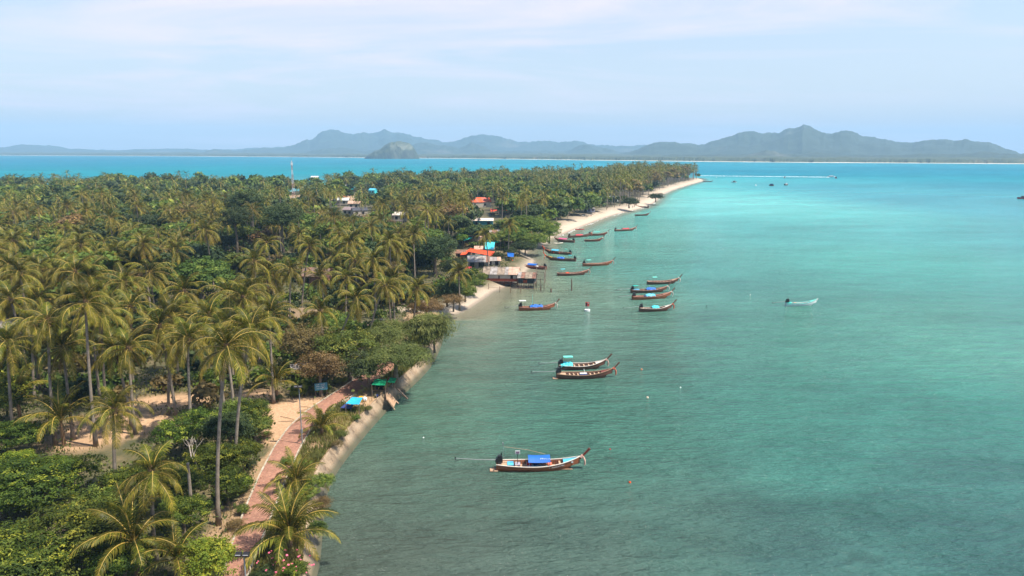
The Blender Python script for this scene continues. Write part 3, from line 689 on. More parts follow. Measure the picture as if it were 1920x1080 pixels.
# ------------------------------------------------------------------ broadleaf crowns
def crown_geo(seed, nclump, nleaf, leaf, aspect=2.4, flat=0.75, lumps=9, droop=0.2, clump_r=0.16, fill=0.55, young=0.12, inner=0.25, low=-0.85):
    """leaf cards gathered in clumps over an uneven crown of radius 1; returns V, F, tint"""
    g = np.random.default_rng(seed)
    lc = g.normal(size=(lumps, 3)); lc /= np.linalg.norm(lc, axis=1)[:, None]; lc[:, 2] = np.abs(lc[:, 2])*1.0-0.3
    lc = lc*g.uniform(.35, .62, (lumps, 1)); lr = g.uniform(.34, .56, lumps)
    which = g.integers(0, lumps, nclump); d = g.normal(size=(nclump, 3)); d /= np.linalg.norm(d, axis=1)[:, None]
    d[:, 2] = np.where(d[:, 2] < low, -d[:, 2], d[:, 2])
    rad = np.where(g.random(nclump) < inner, g.uniform(.3, .9, nclump), g.uniform(.9, 1.08, nclump))
    cc = lc[which]+d*(lr[which]*rad)[:, None]; cc[:, 2] *= flat
    ct = g.uniform(0.1, 0.62, nclump); ct = np.where(g.random(nclump) < young, g.uniform(.8, 1, nclump), ct)
    n = nclump*nleaf; ci = np.repeat(np.arange(nclump), nleaf)
    off = g.normal(size=(n, 3))*clump_r*0.5*np.array([1, 1, .65]); c = cc[ci]+off
    od = d[ci]+g.normal(size=(n, 3))*0.55+np.array([0, 0, .35])
    nrm_ = od/np.linalg.norm(od, axis=1)[:, None]
    ax = g.normal(size=(n, 3))+np.array([0, 0, -droop*3]); ax -= nrm_*(ax*nrm_).sum(1)[:, None]; ax /= np.linalg.norm(ax, axis=1)[:, None]+1e-9
    bx = np.cross(nrm_, ax); l = leaf*g.uniform(.7, 1.25, n)[:, None]; w_ = l/aspect
    V = np.stack([c-ax*l*.5, c+bx*w_*.5, c+ax*l*.5, c-bx*w_*.5], 1).reshape(-1, 3)
    F = np.arange(n*4).reshape(n, 4); t = np.clip(ct[ci]+g.normal(size=n)*0.10, 0, 1)
    return V, F, np.repeat(t, 4), cc
def crown_mesh(mat, name='crown', **k):
    V, F, t, cc = crown_geo(**k)
    return mesh_np(name, V, F, [mat], attrs={'tint': ('POINT', t)})
def limb_mesh(seed, h=1.0, spread=0.6, n=6, r=0.05):
    """trunk with limbs reaching into a unit crown; z from -h (ground) to the crown"""
    q = random.Random(seed); b = MB()
    b.tube([(0, 0, -h), (q.uniform(-.04, .04), q.uniform(-.04, .04), -h*.5), (0, 0, -.18)], [r*1.5, r*1.05, r*.8], 8)
    for k in range(n):
        a = k*2.4+q.uniform(-.3, .3); s = spread*q.uniform(.7, 1.1); z = q.uniform(.02, .2)
        m = (math.cos(a)*s*.45, math.sin(a)*s*.45, z*.35-.1); e = (math.cos(a)*s, math.sin(a)*s, z)
        b.tube([(0, 0, -.2), m, e], [r*.7, r*.45, r*.12], 5)
    return b
KIND = {
 'mango': dict(mat=m_mango, near=dict(nclump=360, nleaf=32, leaf=.070, aspect=2.6, young=.15, clump_r=.115), far=dict(nclump=170, nleaf=16, leaf=.14, aspect=1.8, young=.12, clump_r=.18)),
 'bright': dict(mat=m_bright, near=dict(nclump=330, nleaf=30, leaf=.062, aspect=1.7, young=.15, clump_r=.12), far=dict(nclump=170, nleaf=16, leaf=.14, aspect=1.5, young=.15, clump_r=.18)),
 'gold': dict(mat=m_gold, near=dict(nclump=340, nleaf=26, leaf=.075, aspect=1.7, young=.3), far=dict(nclump=150, nleaf=15, leaf=.14, aspect=1.5)),
 'dark': dict(mat=m_dark, near=dict(nclump=330, nleaf=30, leaf=.062, aspect=1.8, young=.06, clump_r=.12), far=dict(nclump=180, nleaf=16, leaf=.14, aspect=1.6, young=.06, clump_r=.2)),
 'feather': dict(mat=m_feather, near=dict(nclump=520, nleaf=30, leaf=.075, aspect=5, flat=.5, droop=.5, young=.1, clump_r=.14), far=dict(nclump=200, nleaf=18, leaf=.13, aspect=3, flat=.6, droop=.5)),
 'rust': dict(mat=m_rust, near=dict(nclump=300, nleaf=22, leaf=.06, aspect=1.8, young=.1, clump_r=.17), far=dict(nclump=140, nleaf=14, leaf=.12, aspect=1.6, clump_r=.2)),
}
cmesh = {}
for kn, kd in KIND.items():
    for lod in ('near', 'far'):
        for v in range(3 if lod == 'near' else 2):
            if kn == 'gold' and v > 1: continue
            cmesh[kn, lod, v] = crown_mesh(kd['mat'], seed=hash(kn[0])%1 + len(kn)*10+v+(50 if lod == 'far' else 0), **kd[lod])
limbs = [limb_mesh(i).mesh('trunk', m_bark) for i in range(4)]
KNAME = {'mango': 'mango_tree', 'bright': 'leafy_tree', 'gold': 'yellow_green_tree', 'dark': 'dark_tree', 'feather': 'feathery_tree', 'rust': 'rusty_tree'}
def tree(kind, c, rad, ground=LAND, lod='near', seed=0, label=None, group=None, flat=1.0, trunk=True, name=None):
    """c = centre of the crown in the world; the trunk runs down to the ground"""
    r = random.Random(seed*7+3); c = Vector(c)
    root = empty(name or KNAME[kind], (c.x, c.y, ground), 0, label, 'tree' if rad > 1.9 else 'shrub', group)
    h = c.z-ground
    nv = len([1 for k in cmesh if k[0] == kind and k[1] == lod])
    rz = r.uniform(0, 6.28)
    link('crown', cmesh[kind, lod, r.randrange(nv)], root, (0, 0, h), (0, 0, rz), (rad*r.uniform(.92, 1.08), rad*r.uniform(.92, 1.08), rad*flat))
    if trunk: link('trunk', limbs[r.randrange(4)], root, (0, 0, h), (0, 0, rz), (rad, rad, h if h > .3 else .3))
    return root
# ------------------------------------------------------------------ planting
def in_poly(x, y, poly):
    c = False; n = len(poly)
    for i in range(n):
        x1, y1 = poly[i]; x2, y2 = poly[(i+1) % n]
        if (y1 > y) != (y2 > y) and x < (x2-x1)*(y-y1)/(y2-y1)+x1: c = not c
    return c
pathpts = np.array([(p.x, p.y) for p in path_c])
def path_dist(x, y): return float(np.sqrt(((pathpts-np.array((x, y)))**2).sum(1).min()))
def clear_at(x, y):
    m = 0
    for c, rx, ry, s_ in patches: m = max(m, s_*(((x-c.x)/rx)**2+((y-c.y)/ry)**2 < 1.0))
    return m
# things behind that the photo shows: (x0, y0, x1, y1, distance); nothing grows right in front of them
views = [(428,350,598,470,215),(325,470,435,560,160),(775,440,855,520,195),(965,355,1105,432,250),(440,735,720,1012,70),(150,742,345,828,80),(500,742,600,835,80),(858,430,932,484,236),(870,478,930,505,198),(905,495,1060,545,182),(945,470,968,484,220),(888,366,924,384,414),(886,404,926,422,305),(919,386,962,400,350),(572,507,608,528,150),(575,700,800,790,95),
         (836,545,915,592,150),(632,374,664,384,465),(644,394,690,403,385),(650,347,666,355,560),(688,353,708,360,520),(738,405,760,412,350),(826,585,850,640,120),(0,612,16,640,95),(548,318,556,372,470),(640,615,800,690,118),(578,324,602,334,600)]
def blocks(x, y, z, rad, p=1.0):
    a, b, dep = proj(x, y, z); rr = rad*FPX/dep
    for x0, y0, x1, y1, dd in views:
        if dep < dd and a+rr*.8 > x0 and a-rr*.8 < x1 and b+rr*.8 > y0 and b-rr*.6 < y1: return True
    return False
hero = []     # tops already used
def top_from(base, px, py):
    d = CM @ Vector(((px-960)/FPX, (540-py)/FPX, -1.0)); t = base.y/d.y
    return Vector((d.x*t, base.y, CAM_H+d.z*t))
hp = [ # base px (or None), crown px, height if no base, lushness, label
 ((410,985),(425,650),0,1.0,'slim coconut palm with long pale trunk at the left edge of the brick path'),
 ((443,893),(470,622),0,1.05,'tall coconut palm just right of and behind the slim one beside the brick path'),
 ((292,1054),(284,884),0,.95,'coconut palm with brown fibrous neck rising from low bushy trees at bottom left'),
 ((219,934),(214,768),0,1.0,'coconut palm with dark neck and yellowish fronds before the left sand clearing'),
 ((104,835),(90,600),0,1.0,'coconut palm with curved pale trunk left of the left sand clearing'),
 ((180,837),(160,566),0,1.1,'very tall coconut palm whose grey trunk crosses the left sand clearing'),
 ((254,815),(240,652),0,1.0,'coconut palm with arching fronds, second trunk from the right in left sand clearing'),
 ((317,778),(322,648),0,1.0,'thick-trunked coconut palm at the right end of the left sand clearing'),
 ((67,765),(62,604),0,1.05,'coconut palm at far left with orange hanging fronds and a cluster of nuts'),
 ((283,572),(266,452),0,1.1,'lone tall coconut palm with curved white trunk above the round olive tree'),
 ((566,602),(580,462),0,1.1,'tall coconut palm with bare grey trunk right of the brown hidden roof'),
 ((618,692),(667,560),0,1.1,'coconut palm with dark trunk leaning far to the right above the vine covered tree'),
 ((693,642),(722,534),0,1.0,'coconut palm with straight trunk left of the flat feathery tree'),
 ((776,615),(782,540),0,1.0,'coconut palm with full drooping crown left of the small bare beach'),
 ((862,582),(860,510),0,1.05,'coconut palm standing on the small beach left of the stilt house'),
 ((733,612),(728,545),0,.9,'short coconut palm between the leaning palm and the small bare beach'),
 (None,(600,582),8,.9,'low coconut palm with hanging brown fronds behind the rusty tree'),
 (None,(385,432),15,1.1,'big-crowned coconut palm left of the tall dark forest trees'),
 (None,(345,545),13,1.0,None),(None,(430,552),13,1.05,None),(None,(500,455),13,.95,None),(None,(636,436),14,1.0,None),(None,(545,505),12,.95,None),(None,(695,425),13,1.0,None),(None,(700,488),12,1.0,None),
 (None,(760,392),14,1.0,None),(None,(848,360),15,1.0,None),(None,(300,612),12,1.0,None),(None,(190,590),13,1.0,None),(None,(505,590),12,1.0,None),(None,(120,505),13,1.05,None),(None,(215,478),13,1.0,None),(None,(75,505),13,1.05,None),
 (None,(24,450),13,1.0,None),(None,(330,470),12,1.0,None),(None,(150,440),13,1.0,None),(None,(420,612),12,1.0,None),(None,(20,560),13,1.0,None),(None,(245,575),12,1.0,None),(None,(775,440),12,1.0,None),(None,(600,520),11,.9,None),
 (None,(650,520),11,.9,None),(None,(815,395),13,1.0,None),(None,(910,440),10,.9,None),(None,(955,420),11,.9,None),(None,(1012,378),12,.9,None),(None,(470,545),12,1.0,None),(None,(560,440),12,.9,None),(None,(15,642),12,1.0,None),(None,(118,650),11,.95,None),(None,(392,592),13,.95,None),(None,(455,556),13,.95,None),(None,(352,636),12,.9,None),(None,(215,655),10,.9,None),
]
n_palm = 0
hero_labels = []
hid = 0
# looks used to tell the remaining grove palms apart by region
def tree_zone(px, d):
    c_ = ['at the left edge', 'left of the very tallest trunk', 'around the lone curved white trunk', 'left of the tall dark trees', 'around the tall dark trees', 'around the hidden brown-roofed house', 'between far roofs and the big dark trees'][min(6, int(max(px, 0)//120))]
    return ['in front ranks, ', 'in middle ranks, ', 'in far ranks, '][0 if d < 135 else (1 if d < 190 else 2)]+c_
def zone(px, py, d):
    if px > 1240: return 'coconut palm at the sandy tip of the island', 'coconut palms at the island tip'
    if px > 1100: return 'coconut palm in the row behind the middle of the white beach', 'coconut palms behind the white beach'
    if px > 1000: return 'coconut palm over the green trees at the near end of the white beach', 'coconut palms at the near end of the beach'
    if px > 830: return 'coconut palm among the leafy trees behind the waterside huts', 'coconut palms behind the waterside huts'
    col_ = min(6, int(max(px, 0)//120)); row = 0 if d < 120 else (1 if d < 150 else (2 if d < 180 else (3 if d < 215 else 4)))
    where = ['at the left edge of the picture', 'left of the very tallest trunk', 'around the lone curved white trunk', 'left of the tall dark trees',
             'below the tall dark trees', 'around the hidden brown-roofed house', 'left of the big dark trees by the small beach'][col_]
    rows = ['foremost coconut palm', 'second-rank coconut palm', 'middle-depth coconut palm', 'far-rank coconut palm', 'distant coconut palm'][row]
    return rows+' '+where, 'coconut palms, '+['foremost', 'second rank', 'middle depth', 'far ranks', 'distant'][row]+', '+where
for k, (b, c, h, lush, lab) in enumerate(hp):
    if b is not None:
        base = P(b[0], b[1], LAND-.1); top = top_from(base, *c)
    else:
        top = P(c[0], c[1], LAND+h); a = k*1.9; base = Vector((top.x+math.cos(a)*.9, top.y+math.sin(a)*.9, LAND-.1))
    d = math.hypot(top.x, top.y); grp = None
    if lab is None: lab, grp = zone(c[0], c[1], d)
    palm(base, top, 'full', 1000+k, lush*(.78 if b is not None else .9), 0.6 if k != 11 else 0.15, lab, grp); n_palm += 1
    hero.append((top.x, top.y, 5.0)); hero.append((base.x, base.y, 3.0))
# trunkless young palms
def young(px, py, sc, nf, seed, label, tilt=0, h=0.5):
    b = P(px, py, LAND); root = empty('young_palm', b, 0, label, 'palm tree'); r = random.Random(seed)
    MB().tube([(0, 0, -.1), (0, 0, h*.6), (0, 0, h+.1)], [.24, .2, .12], 7).build('trunk', m_fibre, root)
    for k in range(nf):
        link('frond', young_mesh[min(4, int(5*k/nf))], root, (0, 0, h), (0, r.uniform(-.1, .1), k*2.4+r.uniform(-.2, .2)), sc*r.uniform(.85, 1.1))
    hero.append((b.x, b.y, 1.5))
young(545,1035,1.15,22,1,'large bushy young palm spreading over the brick path and wall at the bottom',h=1.5)
young(556,915,.85,16,2,'small young palm between brick path and sea wall, behind the largest one',h=.7)
young(604,815,.85,15,3,'wind-blown young palm right of the lamp post on the grassy verge',h=.9)
young(520,752,1.0,15,4,'young palm with long arching fronds beside the orange sand by the path',h=2.6)
young(258,1085,1.1,16,5,'young palm with dull green fronds at the bottom edge below the bushy trees',h=3.2)
young(120,835,1.15,16,6,'dark drooping young palm at the left end of the left sand clearing',h=3.0)
young(40,800,1.2,16,7,'dark young palm at the far left behind the mango-like bushes',h=3.6)
young(335,1085,.9,13,8,'yellowish young palm at the bottom edge left of the bright bush',h=1.6)
# bare stems
b = P(358, 988, LAND); t = top_from(b, 352, 868)
o = MB().tube([(0, 0, -.1), tuple((t-b)*.5+Vector((.1, 0, 0))), tuple(t-b)], [.2, .16, .12], 8).build('palm_stump', m_trunk, None, tuple(b)); tag(o, 'headless bare palm trunk left of the slim palm by the path', 'dead palm')
b = P(30, 692, LAND); t = top_from(b, -14, 590)
o = MB().tube([(0, 0, -.1), tuple((t-b)*.5+Vector((.1, 0, 0))), tuple(t-b)], [.2, .16, .14], 8).build('leaning_trunk', m_trunk, None, tuple(b)); tag(o, 'pale trunk leaning left out of the frame at the left edge', 'dead palm')
m_deadwood = surf('dead_wood', (0.42, 0.36, 0.30), (0.25, 0.2, 0.16), 5)
def bare_tree(px, py, h, seed, label, sp=.5, mat=None):
    r = random.Random(seed); b = P(px, py, LAND); mb = MB()
    def br(p, d, l, rad, n):
        e = p+d*l; mb.tube([tuple(p), tuple((p+e)/2+Vector((r.uniform(-.06, .06),)*3)), tuple(e)], [rad, rad*.8, rad*.55], 5)
        if n == 0: return
        for _ in range(r.choice((2, 3))): br(e, (d+Vector((r.uniform(-sp, sp), r.uniform(-sp, sp), r.uniform(-.2, .35)))).normalized(), l*r.uniform(.55, .8), rad*.55, n-1)
    br(Vector((0, 0, -.1)), Vector((0, 0, 1)), h*.38, .13, 4)
    tag(mb.build('bare_tree', mat or m_deadwood, None, tuple(b)), label, 'dead tree'); hero.append((b.x, b.y, 1.5))
bare_tree(375,915,5.5,1,'leafless pale forked tree above the bushes left of the slim palm',.9)
bare_tree(262,775,3.0,2,'small leafless tree standing on the left sand clearing',1.0)
bare_tree(818,520,9,3,'bare reddish twigs sticking out of the dark trees behind the small beach',.8,surf('twig_red',(0.36,0.23,0.17),(0.22,0.15,0.1),4))

# chosen broadleaf trees: kind, crown centre px, height of centre above ground, radius, flatten, label
ht = [
 ('mango',(60,905),4.6,4.4,.75,'dark bushy tree at the left edge, upper of the two biggest there'),
 ('mango',(150,985),4.2,4.6,.75,'wide dark green bushy tree in the bottom left corner area, yellow leaf tips on top'),
 ('mango',(20,1050),4.4,4.2,.8,'dark bushy tree filling the very bottom left corner'),
 ('mango',(240,905),3.6,3.2,.75,'bushy tree behind the brown-necked palm at the bottom left'),
 ('mango',(130,880),4.0,3.4,.75,'bushy tree below the trunk with curved foot at the left'),
 ('mango',(325,905),3.4,3.0,.8,'dark leafy tree right of the brown-necked palm'),
 ('mango',(350,800),3.8,3.8,.8,'dark leafy tree behind the headless trunk'),
 ('dark',(430,800),4.0,3.6,.85,'dense dark tree left of the widest orange sand beside the path'),
 ('mango',(470,775),3.6,3.0,.85,'round dark tree at the left edge of the orange sand beside the path'),
 ('mango',(400,855),3.2,3.0,.85,'shaded leafy tree between the slim palm and its neighbour'),
 ('gold',(385,1048),3.0,2.6,.9,'bright yellow-green bush at the bottom beside the near lamp'),
 ('gold',(452,905),2.4,1.3,.8,'small light green sapling at the left kerb of the brick path'),
 ('mango',(230,1035),3.0,2.8,.8,'low dark bush under the brown-necked palm'),
 ('mango',(20,815),4.2,3.2,.8,'leafy tree at the left edge under the leaning trunk'),
 ('gold',(30,860),3.2,1.9,.7,'yellow-tipped shrub at the left edge'),
 ('bright',(375,515),8.0,8.6,.7,'wide round olive tree in the middle of the grove below the lone tall palm'),
 ('dark',(466,382),15.0,9.0,1.0,'tall dark forest tree with bare pole-like trunk, left of the pair'),
 ('dark',(528,405),13.5,8.0,1.0,'tall dark forest tree right of the pair with bare trunks'),
 ('dark',(440,408),13.0,6.5,1.0,'tall dark forest tree, lower left one of the group with bare trunks'),
 ('rust',(574,408),11.0,7.5,.8,'brownish thin-leaved tree right of the tall dark forest trees'),
 ('dark',(628,412),11.5,7.5,.9,'round dark tree between the brownish tree and the far village roofs'),
 ('rust',(578,640),6,5.6,.85,'rusty brown tree left of the leaning palm'),
 ('rust',(600,688),4.6,4.4,.9,'orange-brown thin tree behind the blue sign board'),
 ('gold',(585,672),4.4,2.4,.8,'yellow-green shrub in front of the rusty brown tree'),
 ('bright',(655,650),5.4,5.2,.95,'vine-covered round tree beneath the leaning palm'),
 ('dark',(688,686),3.6,3.6,.95,'dark shrub at the bend of the brick path'),
 ('feather',(742,670),5,6.4,.66,'flat umbrella-shaped feathery tree shading the brick path'),
 ('feather',(735,624),4.6,6.0,.66,'low feathery tree behind the umbrella-shaped one'),
 ('bright',(795,608),4.0,3.6,.95,'light green tree at the wall near the small bare beach'),
 ('rust',(800,575),5.5,3.6,.8,'thin rusty tree beside the small bare beach'),
 ('dark',(815,468),8.0,8.0,.85,'very large dark tree mass behind the small beach, with bare reddish twigs'),
 ('dark',(778,480),7.0,6.0,.8,'dark tree left of the very large dark tree'),
 ('dark',(850,500),5.0,4.5,.9,'dark tree left of the grey-roofed hut'),
 ('bright',(985,425),7.0,9.0,.7,'broad olive tree behind the open thatched shore left of the beach'),
 ('bright',(1035,385),8.0,9.0,.75,'large light green tree at the near end of the white beach'),
 ('bright',(1020,425),5.5,7.5,.75,'light green tree leaning over the near end of the white beach'),
 ('dark',(1088,365),8.0,8.5,.8,'dark green rounded tree beside the white beach'),
 ('bright',(1060,360),9.0,8.0,.75,'pale green tree behind the dark one at the white beach'),
 ('dark',(974,462),3.0,3.8,.8,'round mangrove-like tree at the water left of the beached boats'),
 ('dark',(955,470),3.0,2.8,.8,'small dark tree behind the blue tarp at the huts'),
 ('dark',(935,480),3.0,2.8,.8,'small dark tree right of the orange awning'),
 ('bright',(945,445),5,5.5,.75,'olive tree right of the turquoise awning'),
 ('dark',(1230,368),4,6.0,.7,'dark shrub mass at the narrow middle of the white beach'),
 ('bright',(1000,448),4,5.5,.8,'olive tree at the shore behind the two boats facing the beach'),
 ('dark',(985,462),3,4.0,.85,'dark tree at the shore right of the blue tarp'),
 ('bright',(1030,434),4.5,5.0,.85,'light green tree dipping to the waterline where the white beach starts'),
 ('bright',(965,440),6,6.0,.8,'olive tree behind the mangrove-like tree'),
 ('rust',(850,562),2.6,2.8,.9,'thin brownish bush above the small beach'),
 ('bright',(872,545),2.6,3.0,.9,'green bush above the middle of the small beach'),
 ('bright',(892,530),2.4,2.6,.9,'green bush between the small beach and the stilt hut'),
 ('dark',(838,545),3.6,4.0,.9,'dark tree left of the small beach palm'),
 ('bright',(905,518),2.2,2.0,.9,'small green bush at the landward end of the stilt hut'),
 ('mango',(452,850),2.6,2.6,.9,'leafy bush between the two slim path palms and the path'),
 ('mango',(425,905),2.4,2.4,.9,'leafy bush at the foot of the second slim palm'),
 ('bright',(478,800),2.6,2.4,.9,'leafy bush at the left side of the path where the orange sand begins'),
 ('mango',(340,960),2.8,2.6,.9,'leafy bush below the headless trunk'),
 ('dark',(1180,378),4,6.5,.7,'dark shrubs behind the white beach right of the leaning palms'),
]
for k, (kd, c, h, rad, fl, lab) in enumerate(ht):
    if h < 12: h = min(h, rad*fl*1.05)
    v = P(c[0], c[1], LAND+h); tree(kd, v, rad, seed=k, lod='near', label=lab, flat=rad*0+fl)
    hero.append((v.x, v.y, rad*.8))
# weeping casuarina over the water
V, F, t, cc = crown_geo(seed=77, nclump=420, nleaf=26, leaf=.16, aspect=9, flat=1.0, droop=1.6, clump_r=.16, young=.15)
wp = mesh_np('crown', V, F, [m_feather], attrs={'tint': ('POINT', t)})
b = P(815, 662, LAND); root = empty('weeping_tree', b, 0, 'weeping feathery tree hanging over the sea wall and water', 'tree')
link('crown', wp, root, (0, 0, 3.2), (0, 0, .6), (6.6, 5.2, 4.2)); link('trunk', limbs[1], root, (0, 0, 3.2), (0, 0, 0), (3, 3, 3.2)); hero.append((b.x, b.y, 3))

# ---- random filling of the grove, one plant per cell of a jittered grid
sites = []
g = random.Random(11)
cell = 6.7
ys = np.arange(42, 900, cell)
for yy in ys:
    xm = yy*0.80+12
    for xx in np.arange(-xm, min(xm, 330), cell):
        x = xx+g.uniform(-.42, .42)*cell; y = yy+g.uniform(-.42, .42)*cell
        sites.append((x, y, g.random(), g.random(), g.random(), g.random()))
sx = np.array([s_[0] for s_ in sites]); sy = np.array([s_[1] for s_ in sites]); sdd, sii = sdist(sx, sy)
kn = fbm(sx, sy, 0.022, 21, 3); kn2 = fbm(sx, sy, 0.03, 22, 3); kn3 = fbm(sx, sy, .05, 23, 2)
palms_r, trees_r = [], []
HX = np.array([h_[0] for h_ in hero]); HY = np.array([h_[1] for h_ in hero]); HR = np.array([h_[2] for h_ in hero])
for i, (x, y, r1_, r2_, r3_, r4_) in enumerate(sites):
    d0 = sdd[i]; beach_side = (n_wall-1 <= sii[i] < n_beach-1)
    if d0 < ((3.5 if n_wall-1 <= sii[i] <= n_wall+12 else 8.0) if beach_side else 5.5): continue
    dist = math.hypot(x, y)
    if ((HX-x)**2+(HY-y)**2 < (HR*.85)**2).any(): continue
    if path_dist(x, y) < 4.6 or clear_at(x, y) > .45: continue
    px, py, dep = proj(x, y, LAND)
    if px < -260 or px > 2100 or (dist > 380 and r4_ > .72 and px < 1150): continue
    palmy = 0.58
    if kn[i] < 0.40: palmy = 0.28
    if px > 930 and px < 1120 and d0 < 70: palmy = 0.25
    if px > 1120: palmy = 0.8
    if dist < 92 and px < 480: palmy = 0.0
    if py > 640 and px > 560: palmy = 0
    if palmy > r1_:
        h = 8.5+7.5*r2_**1.2+(3.5 if dist > 480 and r3_ > .9 else 0)-(2.5 if dist > 380 and px < 900 else 0)
        if px > 1150: h += 2.5
        if 430 < px < 600 and 400 < dist: h -= 2.5
        if blocks(x, y, LAND+h, 3.6): continue
        palms_r.append((dist, x, y, h, i))
    else:
        if dist < 92: rad = 2.4+1.4*r3_; h = 1.9+1.5*r2_; kd = 'mango' if r4_ < .75 else 'bright'
        else:
            rad = 3.6+3.4*r3_; h = rad*(.75+.6*r2_)+.6+(1.5 if r2_ > .8 else 0)
            kd = 'dark' if r4_ < .36 else ('bright' if r4_ < .74 else ('mango' if r4_ < .84 else ('rust' if r4_ < .93 else 'gold')))
            if kd == 'gold': rad *= .55; h *= .7
        if px > 1160 and r3_ > .5: kd = 'rust'; h += 4
        if blocks(x, y, LAND+h, rad*.85): continue
        trees_r.append((dist, x, y, h, rad, kd, i))
palms_r.sort(); trees_r.sort()
budget = 300-n_palm
stuff_p = []
for k, (dist, x, y, h, i) in enumerate(palms_r):
    if k < budget:
        hh = min(stock_trunks, key=lambda q: abs(q[0]-h)); tm, off = stock_trunks[hh]
        px, py, _ = proj(x, y, LAND+h); lab, grp = zone(px, py, dist)
        palm((x, y, LAND-.1), Vector((x, y, LAND-.1))+off, 'full' if dist < 185 else 'lod', 5000+i, lush=.78+.34*((i*7919) % 97)/97, label=lab, group=grp, tm=tm)
    else: stuff_p.append((x, y, h, i))
stuff_t = []
for k, (dist, x, y, h, rad, kd, i) in enumerate(trees_r):
    if k < 240:
        px, py, _ = proj(x, y, LAND+h)
        word = {'mango': 'dark glossy bushy tree', 'dark': 'dark green rounded tree', 'bright': 'olive green leafy tree', 'rust': 'brownish thin-leaved tree', 'gold': 'small yellow-green tree'}[kd]
        where = 'behind the far beach' if px > 1050 else ('among the palms behind the waterside huts' if px > 830 else ('in the low bushy growth at the bottom left' if dist < 92 else (tree_zone(px, dist))))
        tree(kd, (x, y, LAND+h), rad, seed=9000+i, lod='near' if dist < 125 else 'far', label=word+' '+where, group=word+'s '+where, flat=.8)
    else: stuff_t.append((x, y, h, rad, kd, i))
print('palms', len(palms_r), 'trees', len(trees_r), 'stuff', len(stuff_p), len(stuff_t))
def merge(name, parts_, mats, label, cat):
    Vs, Fq, Ft, Mq, Mt, T, b = [], [], [], [], [], [], 0
    for V, q, t3, mq, mt, T_ in parts_:
        Vs.append(V); Fq.append(q+b); Ft.append(t3+b); Mq.append(mq); Mt.append(mt); T.append(T_); b += len(V)
    me = mesh_np(name, np.concatenate(Vs), [np.concatenate(Fq), np.concatenate(Ft)] if sum(map(len, Ft)) else [np.concatenate(Fq)], mats, midx=np.concatenate(Mq+Mt), attrs={'tint': ('POINT', np.concatenate(T))})
    return tag(link(name, me), label, cat, kind='stuff')
def as_np(geo):
    V, F, mi, T = geo
    q = np.array([f for f in F if len(f) == 4]).reshape(-1, 4); t3 = np.array([f for f in F if len(f) == 3]).reshape(-1, 3)
    return (np.array([tuple(v) for v in V]), q, t3, np.array([m for f, m in zip(F, mi) if len(f) == 4], int), np.array([m for f, m in zip(F, mi) if len(f) == 3], int), np.array(T))
tr_np = as_np((*(lambda m: (m.v, m.f))(MB().tube([(0, 0, 0), (0, 0, .5), (0, 0, 1)], [.2, .16, .13], 4, cap=False)), [2]*8, [0]*12))
lod2 = [as_np(lod_crown(400+i, 16, 6, 0.30, 1.1, n=5, sides=1)) for i in range(6)]
parts_ = []
for x, y, h, i in stuff_p:
    q = random.Random(i); V, fq, ft, mq, mt, T = lod2[q.randrange(6)]; a = q.uniform(0, 6.28); s_ = q.uniform(.85, 1.15); ca_, sa_ = math.cos(a)*s_, math.sin(a)*s_
    lx, ly = q.uniform(-1, 1), q.uniform(-1, 1)
    V2 = np.stack([V[:, 0]*ca_-V[:, 1]*sa_+x+lx, V[:, 0]*sa_+V[:, 1]*ca_+y+ly, V[:, 2]*s_+LAND+h], 1)
    parts_.append((V2, fq, ft, mq, mt, np.clip(T*.8+q.uniform(-.22, .12), 0, 1)))
    V, fq, ft, mq, mt, T = tr_np
    parts_.append((np.stack([V[:, 0]+x+lx*V[:, 2], V[:, 1]+y+ly*V[:, 2], V[:, 2]*h+LAND], 1), fq, ft, mq, mt, T))
if parts_: merge('palm_grove', parts_, [m_frond, m_rachis, m_trunk], 'dense far canopy of coconut palms covering the island', 'palm grove')
mats_t = {'mango': 0, 'dark': 1, 'bright': 2, 'rust': 3, 'gold': 4}
parts_ = []
lod2t = {}
for kd in mats_t:
    for v in range(3):
        V, F, t, cc = crown_geo(seed=600+v+len(kd)*5, nclump=60, nleaf=5, leaf=.30, aspect=1.4, young=.12, clump_r=.22, inner=.1); lod2t[kd, v] = (V, F, t)
for x, y, h, rad, kd, i in stuff_t:
    q = random.Random(i); V, F, t = lod2t[kd, q.randrange(3)]; a = q.uniform(0, 6.28); rad *= 1.15
    V2 = np.stack([(V[:, 0]*math.cos(a)-V[:, 1]*math.sin(a))*rad+x, (V[:, 0]*math.sin(a)+V[:, 1]*math.cos(a))*rad+y, V[:, 2]*rad*.9+LAND+h], 1)
    parts_.append((V2, F, np.zeros((0, 3), int), np.full(len(F), mats_t[kd]), np.zeros(0, int), np.clip(t+q.uniform(-.15, .15), 0, 1)))
if parts_: merge('far_woodland', parts_, [m_mango, m_dark, m_bright, m_rust, m_gold], 'far broadleaf canopy between the palms of the island', 'woodland')

